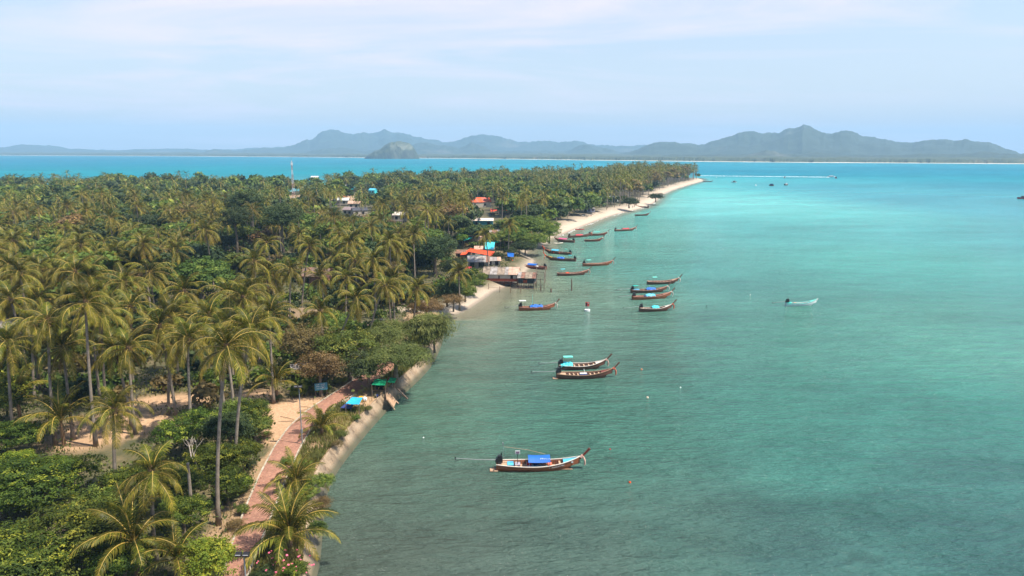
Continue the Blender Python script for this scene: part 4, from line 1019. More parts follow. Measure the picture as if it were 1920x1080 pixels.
# low thickets filling the gaps under the palms
q = random.Random(77); parts_ = []; tiny = [crown_geo(seed=700+v, nclump=34, nleaf=5, leaf=.34, aspect=1.5, young=.15, clump_r=.24, inner=.05, flat=.8)[:3] for v in range(4)]
cand = [(q.uniform(-215, 30), q.uniform(84, 300)) for _ in range(9000)]
cx = np.array([c_[0] for c_ in cand]); cy_ = np.array([c_[1] for c_ in cand]); cd, ci_ = sdist(cx, cy_); nn2 = fbm(cx, cy_, .06, 51, 3)
for k, (x, y) in enumerate(cand):
    if len(parts_) > 1700: break
    if abs(x) > y*.8+8 or cd[k] < (6 if ci_[k] < n_wall+12 else 13) or nn2[k] < .36 or path_dist(x, y) < 4.5 or clear_at(x, y) > .3: continue
    rad = q.uniform(1.3, 2.9)
    if blocks(x, y, LAND+rad*.5, rad*.7): continue
    V, F, t = tiny[q.randrange(4)]; a = q.uniform(0, 6.28)
    V2 = np.stack([(V[:, 0]*math.cos(a)-V[:, 1]*math.sin(a))*rad+x, (V[:, 0]*math.sin(a)+V[:, 1]*math.cos(a))*rad+y, V[:, 2]*rad+LAND+rad*.55], 1)
    parts_.append((V2, F, np.zeros((0, 3), int), np.full(len(F), q.choice((0, 1, 1, 2, 2, 3))), np.zeros(0, int), np.clip(t+q.uniform(-.2, .1), 0, 1)))
merge('thicket', parts_, [m_mango, m_dark, m_bright, m_rust], 'low leafy thickets filling the gaps under the palms', 'thicket')

# ---- ground cover
def cover(name, mat, n, region, size, hgt, label, cat, seed, accept, aspect=1.6, upright=0.3):
    q = np.random.default_rng(seed); x0, x1, y0, y1 = region
    x = q.uniform(x0, x1, n*3); y = q.uniform(y0, y1, n*3)
    keep = accept(x, y, q); x = x[keep][:n]; y = y[keep][:n]; n = len(x)
    hh = hgt*fbm(x, y, .25, seed, 3)*q.random(n)**.5*1.6
    c = np.stack([x, y, LAND+hh*.9], 1); up = np.array([0, 0, 1.0])
    a = q.normal(size=(n, 3)); a[:, 2] = np.abs(a[:, 2])+upright*3; a /= np.linalg.norm(a, axis=1)[:, None]
    b_ = np.cross(a, q.normal(size=(n, 3))); b_ /= np.linalg.norm(b_, axis=1)[:, None]
    l = size*q.uniform(.6, 1.4, n)[:, None]
    V = np.stack([c-a*l*.3, c+b_*l/aspect*.5+a*l*.2, c+a*l*.8, c-b_*l/aspect*.5+a*l*.2], 1).reshape(-1, 3)
    t = np.clip(fbm(x, y, .15, seed+2, 3)*1.3-.2+q.normal(size=n)*.12, 0, 1)
    return tag(link(name, mesh_np(name, V, np.arange(n*4).reshape(n, 4), [mat], attrs={'tint': ('POINT', np.repeat(t, 4))})), label, cat, kind='stuff')
PLa = np.array([(p.x, p.y) for p in PLr]); PRa = np.array([(p.x, p.y) for p in PRr])
def off_path(x, y, m=0.25):
    xl = np.interp(y, PLa[:, 1], PLa[:, 0]); xr = np.interp(y, PRa[:, 1], PRa[:, 0]); return (x < xl-m) | (x > xr+m) | (y > PRa[-1, 1])
def clr(x, y, thr=.35):
    m = np.zeros_like(x)
    for c, rx, ry, s_ in patches: m = np.maximum(m, s_*np.clip(1.5-1.1*(((x-c.x)/rx)**2+((y-c.y)/ry)**2+(fbm(x, y, .35, 8)-.5)*.9), 0, 1))
    return m
def acc_scrub(x, y, q):
    d, i = sdist(x, y); return (d > 3.6) & ((i < n_wall-1) | (i > n_beach-2) | (d > np.where(i <= n_wall+12, 4.5, 11))) & off_path(x, y, .5) & (q.random(len(x)) > clr(x, y)*1.05) & (np.abs(x) < y*.82+8) & (q.random(len(x)) < np.clip(90/np.hypot(x, y), .1, 1)**1.2) & (fbm(x, y, .2, 33, 3) > .34)
cover('scrub', m_scrub, 105000, (-150, 30, 40, 260), .34, 1.5, 'low tangled scrub and creepers under the palms', 'undergrowth', 41, acc_scrub)
def acc_verge(x, y, q):
    d, i = sdist(x, y); xr = np.interp(y, PRa[:, 1], PRa[:, 0]); return (d > 1.15) & (d < 9) & (x > xr+.35) & (y < 108) & (q.random(len(x)) > clr(x, y)*1.2) & (fbm(x, y, .45, 34, 3)+.12*q.random(len(x)) > .40)
cover('verge_grass', m_grass, 60000, (-36, -8, 42, 108), .55, .35, 'dry yellow and green grass on the verge between brick path and sea wall', 'grass', 42, acc_verge, aspect=7, upright=1.2)
def acc_dry(x, y, q):
    d, i = sdist(x, y); return (d > 3.5) & off_path(x, y, .3) & (clr(x, y) > .08) & (clr(x, y) < .75) & (np.abs(x) < y*.8+5) & (y < 130) & (q.random(len(x)) < .5)
cover('dry_grass', m_grass, 22000, (-80, -8, 42, 130), .4, .3, 'thin dry grass at the edges of the sandy clearings', 'grass', 43, acc_dry, aspect=6, upright=1.0)
# single shrubs on the verge and along the path
gk = random.Random(5)
shrub_list = [((556,1072),1.5,'mango'),((490,1075),1.2,'dark'),((600,900),1.5,'bright'),((594,990),1.1,'bright'),((572,870),.9,'bright'),((640,812),1.0,'feather'),((655,770),.8,'bright'),((592,855),.9,'feather'),((690,765),.7,'feather'),((520,745),1.0,'dark'),((560,735),1.2,'bright'),((602,728),1.4,'bright'),
 ((640,712),1.3,'feather'),((665,700),1.1,'bright'),((480,840),1.0,'bright'),((470,870),.9,'dark'),((420,935),1.0,'dark'),((400,880),1.1,'rust'),((603,945),1.4,'rust'),((620,800),.9,'feather'),((575,925),1.3,'bright'),((632,832),.8,'rust'),((668,782),.7,'bright'),((540,862),.9,'bright'),((440,985),1.0,'rust'),((455,955),.9,'bright'),((500,815),.9,'rust')]
for k, (p, r_, kd) in enumerate(shrub_list):
    v = P(p[0], p[1], LAND+r_*.5)
    rt = tree(kd, v, r_, seed=300+k, lod='near', name='shrub', trunk=False, flat=.8,
      label='%s shrub %s' % ({'mango': 'dense dark', 'dark': 'small dark', 'bright': 'small olive green', 'feather': 'small feathery', 'rust': 'small brownish'}[kd], 'on the verge right of the brick path' if p[0] > 540 and p[1] > 745 or p[1] > 1000 else 'along the left edge of the brick path'), group='shrubs along the brick path')
    rt['category'] = 'shrub'
# ------------------------------------------------------------------ object materials
_pm = {}
def paint(name, rgb, rough=0.5, var=0.22, scale=2.5, k=0.8, bump=0.15):
    if name not in _pm: c = srgb(*rgb, k=k); _pm[name] = surf(name, c, tuple(x*(1-var) for x in c), scale, rough, bump)
    return _pm[name]
wood_hull = surf('hull_wood', srgb(176,104,68,k=.85), srgb(118,68,44,k=.8), 1.6, .55, .4, mscale=(.35, 3, 5))
wood_dark = surf('hull_wood_dark', srgb(132,86,66,k=.8), srgb(84,56,46,k=.75), 1.6, .6, .4, mscale=(.35, 3, 5))
wood_red = surf('hull_wood_red', srgb(150,64,48,k=.7), srgb(100,44,34,k=.7), 1.6, .5, .3, mscale=(.35, 3, 5))
wood_pale = surf('pale_planks', srgb(205,172,142,k=.8), srgb(150,118,92,k=.8), 2.2, .8, .3, mscale=(1, 4, 1))
wood_grey = surf('weathered_wood', srgb(160,140,122,k=.7), srgb(98,82,70,k=.7), 2.5, .9, .4, mscale=(1, 1, .3))
rail_w = paint('rail_white', (238,222,206), .5); rail_p = paint('rail_pink', (216,160,138), .5); rail_t = paint('rail_tan', (178,142,112), .6)
black = paint('engine_black', (34,32,34), .45, k=.9); blue = paint('canvas_blue', (24,104,196), .6); sky_b = paint('paint_sky_blue', (92,190,222), .5)
cyan = paint('canvas_cyan', (70,210,222), .55); teal = paint('canvas_teal', (30,190,178), .55); greenc = paint('canvas_green', (14,150,104), .6); orange = paint('canvas_orange', (246,84,24), .6)
redc = paint('canvas_red', (190,40,52), .6); pinkc = paint('canvas_pink', (214,96,140), .6); whitec = paint('paint_white', (240,240,238), .5); yellow = paint('paint_yellow', (240,186,30), .5)
navy = paint('canvas_navy', (50,62,120), .6); mint = paint('canvas_mint', (120,232,214), .5); steel = paint('steel_grey', (150,150,150), .4); sash_m = paint('sash_cloth', (236,120,90), .8); sash_w = paint('sash_pale', (240,190,170), .8)
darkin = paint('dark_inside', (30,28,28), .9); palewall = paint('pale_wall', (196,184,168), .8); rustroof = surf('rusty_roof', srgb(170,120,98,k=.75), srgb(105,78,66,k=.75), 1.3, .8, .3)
greyroof = surf('grey_roof_sheet', srgb(186,178,172,k=.75), srgb(120,108,100,k=.75), 1.0, .6, .3); fibroof = surf('weathered_roof_sheet', srgb(176,156,136,k=.75), srgb(104,90,78,k=.75), .9, .9, .4)
pinkroof = surf('pinkish_roof_sheet', srgb(214,178,156,k=.8), srgb(170,132,112,k=.8), .9, .8, .3); redband = surf('red_brown_boards', srgb(176,84,52,k=.75), srgb(120,54,36,k=.75), 1.2, .8, .3)

# ------------------------------------------------------------------ long-tail boats
def hull_shape(u):
    f = math.sin(math.pi*(0.17+0.83*u))**0.75 if u < 1 else 0.0
    sheer = 0.60+0.22*(1-u)**3+0.85*max(0, (u-.42)/.58)**2.3
    keel = -0.28+0.9*max(0, (u-.82)/.18)**1.6
    return f, sheer, keel
_bmesh = {}
def hull_mesh(L, B, mat):
    key = (L, B, mat.name)
    if key in _bmesh: return _bmesh[key]
    n = 20; V = []; F = []
    for i in range(n+1):
        u = i/n; f, zs, kz = hull_shape(u); x = -L/2+L*u; b = max(B*f, .02)
        xk = x-0.75*u**8
        V += [(x, -b, zs), (x, -b*.93, zs*.45+.02), (xk, -b*.62, min(-.10, kz+.15) if u < .9 else kz*.5+zs*.2), (xk, 0, kz), (xk, b*.62, min(-.10, kz+.15) if u < .9 else kz*.5+zs*.2), (x, b*.93, zs*.45+.02), (x, b, zs)]
    for i in range(n):
        for k in range(6): a = i*7+k; F.append((a, a+7, a+8, a+1))
    F.append(tuple(range(6, -1, -1)))
    # inner skin
    o = len(V)
    for i in range(n+1):
        u = i/n; f, zs, kz = hull_shape(u); x = -L/2+.05+(L-.15)*u; b = max(B*f-.05, .01)
        fl = .14+max(0, (u-.8)/.2)*(zs-.3)
        V += [(x, -b, zs-.01), (x, -b*.8, fl), (x, b*.8, fl), (x, b, zs-.01)]
    for i in range(n):
        for k in range(3): a = o+i*4+k; F.append((a, a+1, a+5, a+4))
    b_ = MB().add(V, F); me = b_.mesh('hull', mat, False); _bmesh[key] = me; return me
def boat(stern, bow, label, hull=None, rail=None, inner=None, deck=None, canopy=None, roof=None, engine=True, shaft=4.3, shaft_up=.12, sash=None, post=None, thw=6, extra=None, B=.9, group='long-tail boats moored off the island', shaft_yaw=0, z=0.0, plankfloor=False, post_len=1.65):
    hull = hull or wood_hull; rail = rail or rail_p; inner = inner or wood_pale; deck = deck or inner; post = post or hull
    s, b = P(stern[0], stern[1], 0), P(bow[0], bow[1], 0); L = (b-s).length; ang = math.atan2(b.y-s.y, b.x-s.x); c = (s+b)/2
    root = empty('long_tail_boat', (c.x, c.y, z), ang, label, 'boat', group)
    root.rotation_euler = (R(random.uniform(-2, 2)), 0, ang)
    link('hull', hull_mesh(round(L, 1), B, hull), root)
    Lr = round(L, 1)
    def at(u, side, dz=0, ins=0): f, zs, kz = hull_shape(u); return Vector((-Lr/2+Lr*u, side*(max(B*f-ins, .0)), zs+dz))
    for sd_ in (-1, 1):
        m = MB()
        for i in range(20):
            a, e = at(i/20, sd_, .03), at((i+1)/20, sd_, .03)
            m.bar(a-(e-a)*.02, e+(e-a)*.02, .10, .07)
        m.build('gunwale', rail, root)
    # foredeck boards
    m = MB(); V = []; 
    us = [.80+.02*k for k in range(10)]
    for u in us: a = at(u, -1, .0, .04); e = at(u, 1, .0, .04); V += [a, e]
    m.add(V, [(2*i, 2*i+2, 2*i+3, 2*i+1) for i in range(len(us)-1)]); m.build('foredeck', deck, root)
    m = MB(); V = []
    us = [.02+.03*k for k in range(6)]
    for u in us: a = at(u, -1, -.08, .04); e = at(u, 1, -.08, .04); V += [a, e]
    m.add(V, [(2*i, 2*i+2, 2*i+3, 2*i+1) for i in range(len(us)-1)]); m.build('stern_deck', inner, root)
    for k in range(thw):
        u = .24+.52*k/max(1, thw-1); f, zs, kz = hull_shape(u)
        MB().box((-Lr/2+Lr*u, 0, zs-.18), (.22, 2*B*f-.16, .05)).build('thwart', inner, root)
    m = MB()
    for k in range(22):
        u = .18+.60*k/21; f, zs, kz = hull_shape(u)
        for sd_ in (-1, 1): m.bar((-Lr/2+Lr*u, sd_*(B*f-.09), zs-.04), (-Lr/2+Lr*u, sd_*(B*f*.8-.06), .2), .06, .05)
    m.build('rib', wood_grey, root)['kind'] = 'stuff'
    if plankfloor:
        for k in range(9):
            u = .30+.048*k; f, zs, kz = hull_shape(u)
            MB().box((-Lr/2+Lr*u, 0, .24), (Lr*.048-.05, 2*B*f*.8-.12, .05)).build('floor_plank', wood_pale, root)
    # bow post
    a = at(1, 0, -.25); d = Vector((.66, 0, .75)); m = MB()
    V = []
    for t, w_, h_ in ((0, .09, .22), (post_len*.5, .08, .19), (post_len, .075, .24)):
        p = a+d*t; u_ = Vector((-d.z, 0, d.x)); V += [p+u_*h_/2+Vector((0, w_, 0)), p+u_*h_/2-Vector((0, w_, 0)), p-u_*h_/2-Vector((0, w_, 0)), p-u_*h_/2+Vector((0, w_, 0))]
    m.add(V, [(0,1,5,4),(1,2,6,5),(2,3,7,6),(3,0,4,7),(4,5,9,8),(5,6,10,9),(6,7,11,10),(7,4,8,11),(8,9,10,11)]); m.build('bow_post', post, root)
    if sash:
        m = MB(); c0 = a+d*.35
        m.tube([c0-d*.16, c0+d*.16], [.2, .2], 8)
        for j, y in enumerate((-.14, 0, .14)):
            m.tube([c0+Vector((.15, y, 0)), c0+Vector((.32, y*1.4, -.4)), c0+Vector((.36, y*1.7, -.85-.2*j))], [.07, .09, .05], 5)
        m.build('bow_sash', sash, root)
    if engine:
        ex = -Lr/2+.35; m = MB(); zt = hull_shape(0.02)[1]
        m.box((ex, 0, zt+.35), (.75, .5, .45)).box((ex+.05, 0, zt+.72), (.5, .4, .35)).tube([(ex+.2, .1, zt+.8), (ex+.25, .1, zt+1.15)], .07, 6).box((ex-.3, 0, zt+.25), (.3, .3, .3))
        e_ = m.build('engine', black, root)
        MB().tube([(ex+.3, 0, zt+.55), (ex+1.3, .15, zt+.75)], .03, 5).build('tiller', black, e_)
        if shaft:
            dd = Vector((-math.cos(shaft_yaw), math.sin(shaft_yaw), 0)); s0 = Vector((ex-.3, 0, zt+.35)); s1 = s0+dd*shaft+Vector((0, 0, shaft*shaft_up-.2))
            MB().tube([s0, (s0+s1)/2+Vector((0, 0, -.05)), s1], [.05, .04, .028], 6).build('propeller_shaft', steel, root)
            m = MB().tube([s1-dd*.9-Vector((0, 0, .05)), s1+Vector((0, 0, -.35)), s1+dd*.05+Vector((0, 0, -.35))], .03, 5)
            for q in range(3):
                an = q*2.09; m.bar(s1, s1+Vector((0, math.cos(an)*.22, math.sin(an)*.22)), .12, .02)
            m.build('propeller', black, root)
    if canopy:
        kind, mat, u0, u1, zt = canopy; x0 = -Lr/2+Lr*u0; x1 = -Lr/2+Lr*u1; w_ = B*.92
        V = []; n = 8; nx_ = 6
        for i in range(nx_+1):
            x = x0+(x1-x0)*i/nx_; sag = -.05*math.sin(math.pi*i/nx_)*(1 if kind != 'tarp' else -1)
            for k in range(n+1):
                t = -1+2*k/n
                if kind == 'barrel': y = t*w_; z_ = zt-.38*abs(t)**2.2
                elif kind == 'tarp': y = t*w_*.98; z_ = zt-.42*abs(t)**1.6+.10*math.sin(i*1.7+k*.9)-(.18 if i in (0, nx_) else 0)
                else: y = t*w_; z_ = zt-.05*abs(t)
                V.append((x, y, z_+sag))
        F = [(i*(n+1)+k, (i+1)*(n+1)+k, (i+1)*(n+1)+k+1, i*(n+1)+k+1) for i in range(nx_) for k in range(n)]
        o_ = MB().add(V, F).build('canopy', mat, root); mod = o_.modifiers.new('solid', 'SOLIDIFY'); mod.thickness = .04
        for x in (x0+.1, x1-.1):
            for sd_ in (-1, 1): MB().tube([(x, sd_*w_*.93, .4), (x, sd_*w_*.93, zt-.36)], .03, 5).build('canopy_post', steel, root)
    if roof:
        mat, u, zt, lx, ly = roof; x = -Lr/2+Lr*u
        MB().box((x, 0, zt), (lx, ly, .07)).box((x, 0, zt+.05), (lx*.8, ly*.7, .04)).build('small_roof', mat, root)
        for q in (-1, 1): MB().tube([(x+q*lx*.35, 0, .4), (x+q*lx*.35, 0, zt)], .025, 5).build('roof_pole', black, root)
    if extra: extra(root, Lr, at)
    return root
def scribble(m, o, u, v, n, seed, s=.1, w_=.03):
    q = random.Random(seed); x = 0
    for k in range(n):
        a = o+u*x; b = o+u*(x+s*q.uniform(.2, .7))+v*s*q.uniform(.5, 1.3); c = o+u*(x+s*q.uniform(.5, 1.0))+v*s*q.uniform(-.1, .5)
        m.bar(a, b, w_, w_*.5); m.bar(b, c, w_, w_*.5); x += s*q.uniform(.9, 1.25)
def ex1(root, L, at):
    # mast with lamp, boom to the canopy, white bordered sign, boxes, plank edge, faded lettering
    x = -L/2+.9
    MB().tube([(x, 0, .8), (x-.15, 0, 3.1)], .016, 5).box((x-.15, 0, 3.12), (.12, .12, .3)).build('mast', steel, root)
    MB().tube([(x, 0, 2.75), (x+2.6, .1, 2.3), (x+4.6, .1, 1.75)], .02, 5).build('boom', wood_pale, root)
    sx_ = -L/2+2.4
    MB().tube([(sx_, 0, .5), (sx_, 0, 1.9)], .035, 5).build('sign_pole', black, root)
    b_ = MB().box((sx_, 0, 2.05), (.55, .04, .42)).build('sign', whitec, root); MB().box((sx_, -.025, 2.03), (.38, .02, .26)).build('sign_face', paint('sign_face', (150,120,140)), b_)
    MB().box((-L/2+1.6, 0, .55), (.7, .9, .4)).build('ice_box', sky_b, root)
    MB().box((-L/2+2.4, .1, .45), (.6, .7, .4)).build('grey_crate', paint('crate_grey', (170,160,170)), root)
    MB().box((-L/2+4.6, -.45, .5), (2.2, .25, .12)).build('side_bench', sky_b, root)
    for k, (c, m_) in enumerate((((-L/2+3.7, .1, .5), redc), ((-L/2+4.5, .2, .55), navy), ((-L/2+5.4, -.1, .5), rustroof), ((-L/2+6.0, -.2, .55), sash_m))): MB().box(c, (.5, .45, .4), Matrix.Rotation(k*.5, 3, 'Z')).build('bundle', m_, root)
    m = MB(); o = Vector((-L/2+L*.66, -hull_shape(.66)[0]*.9-.03, .42)); e = Vector((-L/2+L*.80, -hull_shape(.80)[0]*.9-.03, .62))
    scribble(m, o, (e-o).normalized(), Vector((0, 0, 1)), 9, 3, .15, .035); m.build('hull_lettering', whitec, root)
    m = MB(); m.box((-L/2+L*.905, -.36, .95), (.22, .03, .16)); m.build('hull_number', whitec, root)
    m = MB(); scribble(m, Vector((.2, -.62, 1.47)), Vector((1, 0, 0)), Vector((0, .55, .28)), 5, 8, .22, .03); m.build('canopy_writing', whitec, root)
    MB().box((-L/2-.25, -.35, .12), (.9, .7, .06)).box((-L/2-.25, -.35, .2), (.06, .7, .2)).build('stern_step', wood_pale, root)
    MB().box((L/2-1.6, -.4, .12), (1.5, .1, .06)).build('bow_plank', wood_pale, root)
def ex_mast(root, L, at):
    MB().tube([(-L*.12, 0, .5), (-L*.125, 0, 3.6)], [.04, .025], 5).build('mast', mint, root)
    for x in (-L*.10, L*.08): MB().sphere((x, 0, 1.25), .18, 7, 5).build('float_ball', black, root)
def ex_box(col, u, size=(1.0, .9, .35)):
    def f(root, L, at): MB().box((-L/2+L*u, 0, .65), size).build('cargo_box', col, root)
    return f
def ex3(root, L, at):
    MB().box((-L*.02, -.1, .62), (1.2, .8, .1)).build('blue_sheet', navy, root); MB().box((-L*.02, .0, .70), (1.1, .45, .1)).build('white_sheet', whitec, root)
    MB().tube([(L*.03, .6, .4), (L*.0, .7, 1.2)], .05, 5).build('paddle', whitec, root)
    MB().box((-L/2-.2, -.3, .1), (.8, .7, .06)).build('stern_step', wood_pale, root)
def ex_orange(us):
    def f(root, L, at):
        for u in us:
            for sd_ in (-1, 1): p = at(u, sd_, -.15); MB().sphere((p.x, p.y+sd_*.1, p.z), .2, 8, 5, sc=(1, .6, 1.5)).build('life_vest', orange, root)
    return f
boat((930,880),(1087,878),'nearest long-tail boat, orange-brown hull, white gunwale and big square blue canopy', wood_hull, rail_w, wood_pale, sky_b, ('barrel', blue, .38, .64, 1.6), None, True, 4.6, .10, sash_w, wood_red, 5, ex1, B=.92, plankfloor=True)
boat((1047,692),(1134,690),'dark-hulled boat with pale gunwale and cyan bundle under a mint roof, behind its twin', wood_dark, rail_w, wood_pale, rail_w, ('tarp', cyan, .04, .30, 1.15), (mint, .20, 2.1, 1.5, .8), True, 3.3, .05, sash_w, wood_dark, 6)
boat((1043,709),(1148,707),'open brown boat with blue and white sheet amidships, in front of its twin', wood_dark, rail_t, wood_pale, wood_red, None, None, True, 4.0, .04, sash_m, wood_dark, 8, ex3)
boat((973,582),(1040,580),'brown boat with blue tarp, white stern roof and pale mast off the small beach', wood_hull, rail_p, wood_red, wood_hull, ('tarp', blue, .30, .66, 1.2), (whitec, .10, 2.2, 1.5, .9), True, 3.2, -.05, rail_w, wood_dark, 5, ex_mast)
boat((1214,533),(1271,531),'slim brown boat with tiny mint roof on one pole, rearmost of middle cluster', wood_dark, rail_p, wood_pale, wood_pale, None, (mint, .23, 1.9, 1.2, .7), False, 0, 0, rail_w, wood_dark, 6)
boat((1183,549),(1250,547),'boat with two blue covers and green cloth, lashed behind a brown one', wood_dark, rail_p, wood_pale, wood_hull, ('tarp', blue, .42, .68, 1.2), (teal, .12, 1.8, 1.4, .9), True, 3.8, .0, rail_w, wood_dark, 5, ex_box(sky_b, .14, (1.6, 1.1, .5)))
boat((1186,562),(1257,558),'red-brown boat with pale blue cover, lashed in front of another with black engines', wood_hull, rail_p, wood_red, wood_hull, ('tarp', sky_b, .34, .58, 1.2), None, True, 3.8, .0, rail_w, wood_dark, 6, ex_box(navy, .36))
boat((1199,584),(1259,582),'boat with whitish rail and round turquoise bundle, lowest of the middle cluster', wood_dark, rail_w, wood_pale, rail_w, ('tarp', cyan, .38, .60, 1.2), None, True, 3.8, -.02, sash_m, wood_dark, 5)
boat((1473,574),(1530,572),'lone white boat with a green cloth over its stern, far out to the right', whitec, mint, mint, mint, ('tarp', teal, .02, .18, .95), None, True, 3.4, .0, None, whitec, 4, ex_box(rail_p, .3, (.6, .6, .3)), B=.7, post_len=.5)
boat((1093,499),(1147,497),'slim boat with pink rail, black engine and mint roof, right of the stilt hut', wood_hull, rail_p, wood_pale, wood_red, None, (mint, .20, 1.9, 1.4, .8), True, 2.0, .0, sash_w, wood_dark, 6)
boat((1045,517),(1102,515),'boat with orange heap amidships just right of the hut pole frame', wood_dark, rail_p, wood_pale, wood_hull, None, (cyan, .18, 1.9, 1.3, .8), False, 0, 0, sash_w, wood_dark, 6, ex_box(orange, .33, (.9, .8, .5)))
boat((1024,505),(964,500),'red boat with bright blue canopy moored behind the stilt hut, bow to the shore', wood_red, rail_p, wood_red, rail_p, ('barrel', blue, .28, .55, 1.5), None, True, 3.8, -.02, sash_m, orange, 4, ex_box(whitec, .3, (1.0, .8, .3)))
boat((1080,490),(1024,487),'dark boat with yellow bow trim, blue cover, lower of two facing the shore', wood_dark, wood_dark, wood_pale, yellow, ('tarp', blue, .38, .62, 1.2), (cyan, .2, 1.9, 1.1, .7), True, 3.2, .0, orange, orange, 5, ex_box(orange, .5, (2.0, 1.5, .2)))
boat((1071,478),(1022,474),'dark boat with two orange vests, upper of the two facing the shore', wood_dark, wood_dark, wood_pale, wood_hull, ('barrel', sky_b, .45, .72, 1.6), (teal, .2, 1.9, 1.0, .6), True, 3.4, -.04, orange, orange, 5, ex_orange((.40, .62)))
boat((1077,455),(1041,452),'boat with pink canopy nearest the shore, long tail pointing right', wood_dark, rail_t, wood_pale, wood_red, ('barrel', pinkc, .36, .78, 1.5), None, True, 3.6, -.02, None, wood_dark, 4, B=.85, post_len=.7)
boat((1066,446),(1108,443),'black-hulled boat with red cover and orange sash at the bow', wood_dark, wood_dark, wood_pale, wood_dark, ('tarp', redc, .30, .62, 1.2), None, True, 3.2, .02, sash_m, wood_dark, 5)
boat((1104,442),(1138,441),'red-brown boat with teal engine cover behind the orange-sashed boat', wood_red, rail_t, wood_pale, wood_red, ('flat', teal, .25, .58, 1.7), None, True, 3.2, .03, rail_w, wood_dark, 5)
boat((1096,453),(1129,452),'small plain boat without engine or canopy below the red-covered boats', wood_red, rail_t, wood_pale, wood_pale, None, None, False, 0, 0, sash_w, wood_dark, 5, B=.8)
boat((1153,434),(1191,432),'dark boat with flat red cover anchored right of the beach cluster', wood_dark, rail_p, wood_pale, wood_hull, ('barrel', redc, .34, .66, 1.35), None, True, 2.6, .05, sash_w, wood_dark, 5)
boat((1191,405),(1217,404),'plain dark boat with upturned bow, anchored alone above the red-covered boat', wood_dark, wood_dark, wood_dark, wood_dark, None, None, False, 0, 0, None, wood_dark, 5, B=.85)
boat((1216,390),(1190,388),'dark boat with its bow run up on the white beach beside the people', wood_dark, rail_t, wood_pale, wood_pale, None, None, True, 2.5, .0, None, wood_dark, 5, ex_box(steel, .25, (1.4, .9, .7)))
boat((1318,341),(1336,341),'long low dark boat lying at the sandy tip of the island', wood_dark, rail_t, wood_pale, mint, None, None, False, 0, 0, None, wood_dark, 4, B=1.1, post_len=1.0)

# small craft far out
def motorboat(px, py, L, label, hullm, topm, rz=0.0):
    c = P(px, py, 0); root = empty('motorboat', c, rz, label, 'boat'); n = 10; V = []; F = []
    for i in range(n+1):
        u = i/n; b = L*.17*math.sin(math.pi*(.28+.72*u))**.7 if u < 1 else .02; x = -L/2+L*u; zs = .9+.6*u*u
        V += [(x, -b, zs), (x, -b*.7, -.2), (x, b*.7, -.2), (x, b, zs)]
    for i in range(n):
        for k in range(3): a = i*4+k; F.append((a, a+4, a+5, a+1))
        F.append((i*4, i*4+3, i*4+7, i*4+4))
    F.append((0, 1, 2, 3)); MB().add(V, F).build('hull', hullm, root)
    MB().box((-L*.05, 0, 1.5), (L*.4, L*.22, 1.1)).box((-L*.05, 0, 2.2), (L*.5, L*.28, .15)).build('cabin', topm, root)
    MB().box((-L*.46, 0, 1.2), (L*.08, .8, 1.0)).build('outboard_motor', black, root)
    MB().box((L*.155, 0, 1.6), (.06, L*.19, .5)).build('windscreen', darkin, root)
    return root
motorboat(1376,342.5,6,'small white motorboat, leftmost of the few off the sandy tip', whitec, rustroof, 2.4)
motorboat(1446,348.5,6,'small dark boat, lowest of the few off the sandy tip', wood_dark, navy, 2.0)
motorboat(1474,347.5,6,'small boat with white top right of the dark one off the sandy tip', wood_dark, whitec, .6)
motorboat(1471,334,7,'small boat right in front of the long white wake', whitec, wood_dark, 1.2)
sp_ = motorboat(1559,332,11,'white speedboat at the right end of the long white wake', whitec, whitec, 0.0)
motorboat(1567,334.5,6,'small red boat just past the end of the white wake', redc, wood_dark, 1.4)
motorboat(1918,373,8,'red and dark boat cut by the right edge of the picture', redc, wood_dark, 2.9)
motorboat(1876,297+11,9,'distant white boat near the far shore at the right', whitec, whitec, .2) if False else None
foam = Mat('foam'); n_ = foam.noise(.6, 5, .7, coord='World'); r_ = foam.n('ShaderNodeMapRange', {'From Min': .38, 'From Max': .55}); foam.l(n_.outputs[0], r_.inputs['Value'])
foam.b.inputs['Base Color'].default_value = (.8, .84, .84, 1); foam.b.inputs['Roughness'].default_value = .7
t_ = foam.n('ShaderNodeBsdfTransparent'); m_ = foam.n('ShaderNodeMixShader'); foam.l(r_.outputs[0], m_.inputs[0]); foam.l(t_.outputs[0], m_.inputs[1]); foam.l(foam.b.outputs[0], m_.inputs[2]); foam.l(m_.outputs[0], foam.o.inputs[0])
V = []; a, b = P(1306, 330, 0), P(1554, 332.8, 0)
for i in range(121):
    t = i/120; p = a.lerp(b, t); w_ = 1.0+2.6*t*t+.7*math.sin(i*1.3); V += [(p.x, p.y-w_, .35), (p.x, p.y+w_*.2, .5+.4*math.sin(i*2.1)**2), (p.x, p.y+w_, .35)]
F = [(3*i+k, 3*i+3+k, 3*i+4+k, 3*i+1+k) for i in range(120) for k in (0, 1)]
tag(MB().add(V, F).build('wake', foam.m), kind='stuff')
# wash along the white beach: small broken foam lines
V = []; F = []; q = random.Random(4)
pts = resample([P(*p) for p in beach_px[13:]], 1.6)
for i in range(len(pts)-1):
    if q.random() < .35: continue
    a, b = pts[i], pts[i+1]; t = (b-a).normalized(); nn_ = Vector((t.y, -t.x, 0)); o = .5+.6*math.sin(i*.21)+q.uniform(-.2, .4); w_ = q.uniform(.2, .7)
    k = len(V); V += [a+nn_*o+Vector((0, 0, .03)), b+nn_*o+Vector((0, 0, .03)), b+nn_*(o+w_)+Vector((0, 0, .025)), a+nn_*(o+w_)+Vector((0, 0, .025))]; F.append((k, k+1, k+2, k+3))
tag(MB().add(V, F).build('shore_foam', foam.m), kind='stuff')

